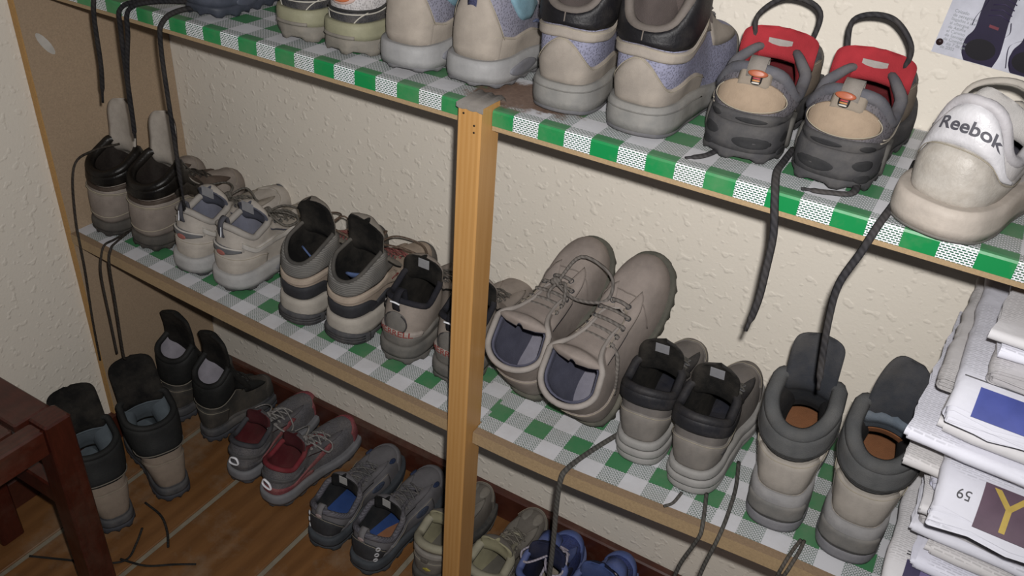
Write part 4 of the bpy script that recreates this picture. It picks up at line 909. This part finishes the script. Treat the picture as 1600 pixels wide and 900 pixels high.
dark_boot('work_boot', 'dark boot with tan lower, wide black tongue tipped left, behind the half hidden one', -1.112, .742, 68, False, gl, blk, [[(-1.15, .70, .006), (-1.10, .695, .004), (-1.06, .675, .003), (-1.03, .651, .003)]], tip=((.0, .014, .028), (.0, .020, .026), (.0, .018, .016)))
wl_ = M('leather', '#b3aeb9', .6, .1)
dark_boot('work_boot', 'dark boot with white inner lining, under the left end of the middle shelf', -1.296, .896, 0, False, wl_, blk, None, L=.185, H=(.165, .178, .195, .14, .09), low='#4a4844', wo=.042, lean=-.02, tip=((0, .0, .03), (0, -.004, .03), (0, -.004, .02)))
dark_boot('work_boot', 'dark boot with white inner lining, right of the other white lined boot', -1.190, .893, -6, True, wl_, blk, None, L=.185, H=(.15, .165, .19, .14, .09), low='#4a4844', wo=.042, lean=-.02, tip=((0, .0, .03), (0, -.004, .03), (0, -.004, .02)))

# 16  grey and red running shoes with a reflective ring
def runner(i, x, y, yaw, lab):
    s = Shoe('running_shoe', lab, (x, y, 0), D(yaw), i == 0, 'trainer', L=.25, hs=.034, ht=.026, H=(.098, .082, .102, .085, .068), wo=.035, wid=.96)
    gy = M('mesh', '#77757a', .8, .35); rd = M('mesh', '#a24750', .8, .35); sm = M('rubber', '#8b8b90', .7, .4, '#77726c')
    s.sole([('outsole', M('rubber', '#55555c', .8, .3), 0, .3, .004, 17), ('midsole', sm, .26, 1, .006, 0)])
    s.upper(gy, M('fabric', '#6e2028', .95, .1), M('fabric', '#6e2028', .9, .1), rimr=.005, rimmat=M('fabric', '#8d2a35', .9, .2) if i else M('fabric', '#4c4c52', .9, .2))
    s.band('heel_counter', rd if i else M('mesh', '#5b5a60', .8, .35), -.2, .2, 0, [.14, .26, .28, .26, .14], th=.003, nu=30); s.band('side_stripe', rd, .1, .32, [.12, .3, .5], [.24, .44, .7], sides=True, th=.0024)
    s.band('heel_band', M('leather', '#55555a', .7, .3), -.15, .15, [.52, .50, .52], [.66, .64, .66], th=.003)
    a = np.linspace(0, 2*np.pi, 25)[:-1]; sx = np.sign(np.cos(a))*abs(np.cos(a))**.6; sy = np.sign(np.sin(a))*abs(np.sin(a))**.6
    T = .002+.017*sx*(1-.25*sy); Q = .40+.12*sy-.03*sx; P = s.S(T, Q)+s.N(T, Q)*.005
    s.put('reflective_ring', *tube_vf(P, .0026, 6, .6, closed=True), M('gloss', '#f4f4fb', .2, 0), label='white reflective ring on the heel')
    s.band('eyestay', M('leather', '#66646a', .7, .3), .25, .42, .65, 1, sides=True); s.band('toe_cap', rd, .40, .60, 0, [.3, .44, .5, .44, .3])
    s.tongue(gy, M('fabric', '#5a1c24', .9, .1), [(0, .002, .02), (0, .002, .014)], w1=.030, thick=.008, v0=.95); s.lacing(M('lace', '#8d8a88')); s.bow(M('lace', '#8d8a88'))
pair([(-1.048, .842, 3, 'dull grey running shoe with reflective heel ring, left of the red one'), (-.952, .832, -4, 'grey and red running shoe with bright white reflective heel ring')], runner)

# 17  grey shoes with blue insole
def blueins(i, x, y, yaw, lab):
    s = Shoe('hiking_shoe', lab, (x, y, 0), D(yaw), i == 0, L=.255, hs=.034, ht=.026, H=(.090, .068, .090, .082, .066), wo=.042, wid=1.0, lean=.0, y1=.68)
    gy = M('suede', '#79767a', .9, .3, '#8d8a8c'); dk = M('leather', '#38393c', .7, .3, '#66666a'); rb = M('rubber', '#474d54', .8, .35, '#6d7074'); bl = M('fabric', '#21509a', .9, .05)
    s.sole([('outsole', rb, 0, .40, .006, 15), ('midsole', rb, .36, 1, .006, 0)])
    s.upper(gy, M('fabric', '#26292c', .9, .1), bl, rimr=.0055, rimmat=M('rib', '#77757f', .9, .2))
    if i: s.put('insole_patch', [(x_*.022+.006, .06+.05*y_+.004, s.hs+.0065) for x_, y_ in ((-.9, -.9), (.1, -1), (.9, .8), (.6, 1.2), (-.3, .3))], [(0, 1, 2, 3, 4)], M('leather', '#a3653a', .8, .2), smooth=False, label='worn orange patch on the insole')
    s.band('heel_counter', gy, -.2, .2, [.0, .0, .0], [.30, .22, .18, .22, .30], th=.002); hp = s.band('heel_panel', dk, -.075, .075, [.10, .06, .06, .06, .10], [.50, .72, .78, .72, .50], th=.0026, nu=24, stitch=stw)
    for sg in (1,):
        for q in (.18, .42, .66):
            T, Q = np.array([sg*.046]), np.array([q]); P = s.S(T, Q)[0]; nn = s.N(T, Q)[0]; u = np.cross(nn, [0, 0, 1.]); u /= np.linalg.norm(u); w = np.cross(nn, u)
            s.put('eyelet', *tube_vf([P+nn*.0036+.0036*(math.cos(x_)*u+math.sin(x_)*w) for x_ in np.linspace(0, 6.283, 13)[:-1]], .0014, 6, closed=True), M('gloss', '#b9b9bc', .35, .1), hp)
    s.pull(M('fabric', '#8d8a8c', .9, .15), .74, .012, .013); s.disc('pull_badge', M('leather', '#b09a98', .6, .2), 0, .90, .009, .06, off=.0062)
    s.band('side_panel', gy, .09, .34, 0, [.66, .56, .48, .44, .42], sides=True, th=.0034, stitch=stw); s.disc('side_window', M('mesh', '#46526a', .8, .1), .28, .30, .030, .10, off=.0044, both=True, tilt=.3)
    s.disc('toe_vent', M('mesh', '#2c3f66', .8, .1), .40, .52, .016, .10, off=.002, both=True); s.band('toe_cap', gy, .40, .60, 0, [.3, .42, .48, .42, .3], th=.002); s.band('eyestay', gy, .26, .41, .66, 1, sides=True, th=.003)
    s.tongue(gy, M('fabric', '#1d1e20', .9, .1), [(0, .0, .020), (0, -.002, .016)], w1=.030, thick=.009, v0=.95)
    iv = s.tc[-3]; mb = MB(); mb.box(iv[0]-.009, iv[0]+.009, iv[1]-.012, iv[1]-.0105, iv[2]-.014, iv[2]+.004, .0004); s.put('tongue_label', mb.v, mb.f, M('leather', '#c3c1bd', .6, .1), smooth=False)
    s.lacing(M('lace', '#5a5a5c'))
pair([(-.797, .806, 3, 'left grey shoe with blue insole, beside the red running shoe on the floor'), (-.698, .806, 0, 'right grey shoe with blue insole and worn orange patch')], blueins)

# 18  beige shoes with cream lining at the foot of the post
def cream(i, x, y, yaw, lab):
    s = Shoe('walking_shoe', lab, (x, y, 0), D(yaw), i == 0, L=.235, hs=.036, ht=.028, H=(.098, .084, .1, .085, .068), wo=.037, wid=1.0)
    be = M('suede', '#7d756b', .9, .3, '#8f887c'); cr = M('fabric', '#b3ac88', .95, .1); rb = M('rubber', '#4a4a48', .8, .3)
    s.sole([('outsole', M('rubber', '#6d6a64', .8, .4), 0, .4, .005, 13), ('midsole', rb, .36, 1, .005, 0)])
    s.upper(be, cr, M('fabric', '#6a675e', .9, .2), rimr=.008, rimmat=M('leather', '#aaa48c', .8, .15))
    s.band('heel_counter', be, -.18, .18, 0, [.4, .5, .52, .5, .4], th=.0024, stitch=stw); s.band('heel_strip', M('leather', '#99938b', .8, .2), -.2, .2, [.66, .64, .66], [.84, .82, .84], th=.004)
    s.disc('heel_loop', M('leather', '#66605a', .7, .2), .0, .56, .012, .07, off=.003, power=5); s.disc('heel_flower', M('plain', '#b9ab36', .6, .1), -.01, .28, .013, .06, off=.003, power=1.0, label='small yellow flower mark on the heel')
    for k in (-1, 1): s.disc('toe_panel', M('suede', '#8f887c', .9, .3), .5+.045*k, .58, .030, .16, off=.001, tilt=.3*k)
    s.band('toe_cap', be, .40, .60, 0, [.3, .36, .42, .36, .3], th=.003, stitch=stw); s.band('eyestay', M('suede', '#8a8378', .9, .3), .26, .42, .6, 1, sides=True, th=.003, stitch=stw)
    s.tongue(be, cr, [(0, .0, .018), (0, .0, .014)], w1=.033, thick=.012, v0=.95); lc = M('lace', '#6f6a60'); s.lacing(lc, eyelet=M('gloss', '#4a4744', .4, 0))
    if i: s.disc('lining_label', M('leather', '#c6c7cc', .5, .05), .36, .84, .03, .09, off=-.0075, th=-.001)
pair([(-.582, .842, 2, 'left beige shoe with cream lining and yellow heel mark, behind the post foot'), (-.478, .842, -3, 'right beige shoe with thick cream collar, right of the post foot')], cream)

# 19  blue trainers under the lower shelf
def blue(i, x, y, yaw, lab):
    s = Shoe('trainer', lab, (x, y, 0), D(yaw), i == 0, 'trainer', L=.205, hs=.036, ht=.030, H=(.122, .114, .134, .112, .082), wo=.040, wid=1.1)
    nv = M('fabric', '#1e2648', .9, .1); bl = M('leather', '#4f64a3', .7, .2); ins = M('fabric', '#b5a796', .9, .2)
    s.sole([('outsole', M('rubber', '#9a96a0', .7, .3), 0, .4, .004, 17), ('midsole', M('rubber', '#5d6ea8', .6, .2), .36, 1, .005, 0)])
    s.upper(M('mesh', '#33478c', .8, .15), nv if i == 0 else ins, ins, rimr=.006, rimmat=bl)
    s.band('heel_counter', bl, -.2, .2, 0, [.4, .6, .7, .6, .4], th=.003, stitch=stw); s.band('toe_cap', bl, .38, .62, 0, [.36, .55, .62, .55, .36], th=.003); s.band('eyestay', bl, .22, .41, .62, 1, sides=True, th=.004)
    s.disc('side_panel', nv, .24, .34, .06, .18, off=.002, both=True, tilt=.3)
    s.tongue(nv, nv if i == 0 else M('fabric', '#3d5590', .9, .1), [(0, .0, .022), (0, .004, .018)], w1=.034, thick=.010, v0=.95); s.lacing(M('lace', '#9c94a3'), r=.0026)
    # curled hook-and-loop strap standing up from the instep
    a, b = s.eye[-2][0]; sg = 1
    p = [a+np.array([.004, 0, -.02]), a+np.array([.012, .004, .006]), a+np.array([.006, .008, .026]), a+np.array([-.012, .010, .032]), a+np.array([-.026, .010, .022]), a+np.array([-.024, .010, .012])]
    s.put('strap', *ribbon_vf(smooth_path(p, 6), (0, 1, .2), .024, .0035), bl)
    if i == 0: s.bow(M('lace', '#a39caa'), r=.0024, loops=((.035, -.04, .0), (-.03, -.04, .004)), ends=([(.0, -.04, .085), (.004, -.07, .06)],))
pair([(-.375, .858, 3, 'left blue trainer with navy lining and pale lace bow, on the floor'), (-.286, .868, -2, 'right blue trainer with curled strap, nearest the newspapers side')], blue)

# ------------------------------------------------------------------ wooden stool
mah = wood('#43190f', '#2a0d06', 'dark_red_stained_wood', (5, 22, 22), .38, .12); mahy = wood('#43190f', '#2a0d06', 'dark_red_stained_wood_y', (22, 5, 22), .38, .12); mahz = wood('#43190f', '#2a0d06', 'dark_red_stained_wood_z', (22, 22, 4), .38, .12)
st = empty('stool', (-1.15, .33, 0)); tag(st, 'dark red stained wooden slatted stool at the lower left', 'stool')
def stp(name, box, mat, bev=.003):
    m = MB(); x0, x1, y0, y1, z0, z1 = box; m.box(x0+1.15, x1+1.15, y0-.33, y1-.33, z0, z1, bev); return m.obj(name, mat, st)
sx0, sx1, sy0, sy1, sz = -1.318, -1.002, .10, .527, .435
for x in (sx0, sx1-.042):
    for y in (sy0, sy1-.042): stp('leg', (x, x+.042, y, y+.042, 0, sz+.004), mahz)
stp('side_rail', (sx1-.036, sx1-.004, sy0+.042, sy1-.042, sz-.048, sz), mahy); stp('side_rail', (sx0+.004, sx0+.036, sy0+.042, sy1-.042, sz-.048, sz), mahy)
stp('end_rail', (sx0+.042, sx1-.042, sy1-.036, sy1-.004, sz-.048, sz-.014), mah); stp('end_rail', (sx0+.042, sx1-.042, sy0+.004, sy0+.036, sz-.048, sz-.014), mah)
yy = sy0+.044
w_ = (sy1-.002-sy0-.044)/6
for k in range(6):
    x1_ = sx1-.038 if k < 5 else sx1-.0425
    stp('slat', (sx0+.038 if k < 5 else sx0+.0425, x1_, yy+k*w_+.003, yy+(k+1)*w_-.003, sz-.013, sz+.003), mah, .0025)
stp('stretcher', (sx0+.042, sx1-.042, sy1-.034, sy1-.010, .245, .285), mah); stp('stretcher', (sx0+.042, sx1-.042, sy0+.010, sy0+.034, .245, .285), mah)

# ------------------------------------------------------------------ newspapers
tones = ['#d4d4dd', '#cfccce', '#dcdce6', '#d0ced0', '#d6d6e2', '#c9c6c6']
nmat = [newsprint(t, i*3.1) for i, t in enumerate(tones)]
def droop(x, y, z, dr):
    """front edge of a paper that slid out of the pile and bends down"""
    if dr and y < dr[0]: u = (dr[0]-y)/dr[0]; return (x, y+dr[0]*.30*u*u*(dr[1]/.1), z-dr[1]*u**1.7)
    return (x, y, z)
def paper_mesh(name, lx, ly, th, leaves, seed, fold='left', jit=.012, dr=None):
    """a folded newspaper: nested U-shaped leaves with the fold along one edge, ragged, crumpled open edges"""
    r = np.random.default_rng(seed); V = []; F = []
    for k in range(leaves):
        f = (k+.5)/leaves; hz = th/2*(1-f)+.0002; xo = r.uniform(0, jit*1.5); ins = f*th*.30
        pts = []; nx = 12
        for j in range(nx): pts.append((lx-xo-(lx-xo-ins-hz)*j/(nx-1), hz))
        for j in range(1, 6): a = math.pi/2+math.pi*j/6; pts.append((ins+hz+hz*math.cos(a), hz*math.sin(a)))
        for j in range(nx): pts.append((ins+hz+(lx-xo*.6-ins-hz)*j/(nx-1), -hz))
        ny = 15; y0, y1 = r.uniform(0, jit), ly-r.uniform(0, jit); n = len(V); ph = r.uniform(0, 6); sk = r.uniform(-.012, .012)
        for (x, z) in pts:
            for j in range(ny):
                v = j/(ny-1); y = y0+(y1-y0)*v+sk*x
                edge = abs(2*v-1)**4
                wv = .0010*math.sin(x*23+ph)+.0013*math.sin(y*41+ph*2)+.0011*edge*math.sin(x*75+ph*3)
                wv *= min(1, x/.02)*(.6 if k < 2 else .4)
                V.append((x+.0012*math.sin(y*70+ph*3)+.0008*math.sin(y*190+ph), y+.0018*edge*math.sin(x*95+ph*5), z+th/2+wv))
        F += [tuple(n+i for i in q) for q in grid_faces(len(pts), ny)]
    if fold == 'front': V = [(y, x, z) for x, y, z in V]; F = [tuple(reversed(f)) for f in F]
    V = [droop(*v, dr) for v in V]
    me = bpy.data.meshes.new(name); me.from_pydata([tuple(map(float, v)) for v in V], [], F); me.polygons.foreach_set('use_smooth', [True]*len(me.polygons)); me.update(); return me
words_ = ['topmost', 'second', 'third', 'fourth', 'fifth', 'sixth', 'seventh', 'eighth', 'ninth', 'tenth', 'eleventh', 'twelfth', 'thirteenth', 'fourteenth', 'fifteenth', 'sixteenth', 'seventeenth', 'eighteenth', 'nineteenth', 'twentieth', 'twenty-first', 'twenty-second', 'twenty-third', 'twenty-fourth', 'twenty-fifth', 'twenty-sixth']
NP = 22
r = np.random.default_rng(11)
z = max(zlow(.05), zlow(.4))+.003
pile = []
DR = {3: (.13, .085), 12: (.055, .030), 18: (.050, .028)}
for k in range(NP):
    top_ = NP-1-k; u = k/(NP-1); dr = DR.get(k)
    th = float(r.uniform(.0115, .0185)); fold = 'front' if r.random() < .55 else 'left'
    if dr: fold = 'left'; th = .017
    if top_ in (0, 1): fold = 'front'
    xl = .096+float(r.uniform(-.006, .016)) if u < .48 else .050+float(r.uniform(-.004, .026))+.03*max(0, (u-.72)/.28)
    if k == 3: xl = .084
    if k == 12: xl = .092
    if k == 18: xl = .070
    yf = .786+float(r.uniform(-.012, .018))-(.105 if k == 3 else .045 if dr else 0)
    if k+1 in DR or k+2 in DR: yf = .803
    yaw = float(r.uniform(-4, 4)) if u < .5 else float(r.uniform(-7, 1))
    lx = .40; yb_ = YB-.006-max(0, math.sin(D(yaw)))*lx; ly = min(.275 if not dr else .36, yb_-yf)
    yf2 = yf
    me = paper_mesh('newspaper', ly if fold == 'front' else lx, lx if fold == 'front' else ly, th, 6, 100+k, fold, dr=dr)
    o = bpy.data.objects.new('newspaper', me); COL.objects.link(o); me.materials.append(nmat[k % len(nmat)])
    o.location = (xl, yf2, z); o.rotation_euler = (0, 0, D(yaw))
    lab = '%s folded newspaper counted from the top of the tall pile' % words_[top_]
    if top_ == 0: lab = 'topmost folded newspaper of the tall pile'
    if k == 3: lab = 'folded newspaper with a purple photograph, slid out and drooping over the shelf edge'
    if k == 18: lab = 'folded newspaper with a blue printed square near the top of the pile'
    if k == 12: lab = 'folded newspaper with a big yellow letter on its drooping front edge'
    tag(o, lab, 'newspaper', 'newspapers piled at the right end of the middle shelf')
    z += th+.0026; pile.append((o, th, lx, ly, fold, dr))
def on_paper(k, name, pts, mat, dz=.0042, seg=8):
    """flat print following the sheet: pts = (x0, x1, y0, y1)"""
    o, th, lx, ly, fold, dr = pile[k]; x0, x1, y0, y1 = pts; V = []
    for i in range(seg+1):
        y = y0+(y1-y0)*i/seg
        for x in (x0, x1): V.append(droop(x, y, th+dz, dr))
    return link(name, V, [(2*i, 2*i+1, 2*i+3, 2*i+2) for i in range(seg)], mat, o)
def paper_text(k, body, size, x, y, mat, turn=False, parent=None, bold=0, dz=.0052):
    o, th, lx, ly, fold, dr = pile[k]
    t = flat_text(body, size, (0, 0, 0), (0, 0, 0), mat, parent or o)
    sg = -1 if turn else 1
    for v in t.data.vertices: v.co = droop(x+sg*v.co.x, y+sg*v.co.y, th+dz, dr)
    return t
pk = lambda c, d=.15: M('plain', c, .6, d)
on_paper(18, 'printed_picture', (.022, .075, .006, .034), pk('#4a58ae', .05))
on_paper(18, 'printed_rule', (.006, .075, .041, .0422), pk('#6a6a70'))
pic = on_paper(3, 'printed_picture', (.020, .125, .050, .112), pk('#4b4468', .0))
for i, (x, y, w, c) in enumerate(((.030, .060, .012, '#8fa3c0'), (.055, .068, .016, '#a9b4d2'), (.085, .062, .014, '#6f8fae'), (.070, .088, .010, '#2e2a48'), (.036, .090, .016, '#7b6fa0'))): on_paper(3, 'picture_shape', (x, x+w, y, y+.014), pk(c, .0), .0048, 3).parent = pic
on_paper(3, 'printed_rule', (.018, .055, .122, .1232), pk('#4a4a4f'))
on_paper(3, 'printed_rule', (.018, .17, .118, .1195), pk('#2f2f33'))
on_paper(3, 'printed_block', (.060, .088, .142, .156), pk('#a83238', .05))
band_ = on_paper(12, 'printed_band', (.040, .125, .003, .048), pk('#6d5566', .05))
paper_text(12, 'Y', .056, .048, .006, pk('#d2b348', .05), parent=band_)
paper_text(12, '59', .014, .032, .030, pk('#55555a'), turn=True)
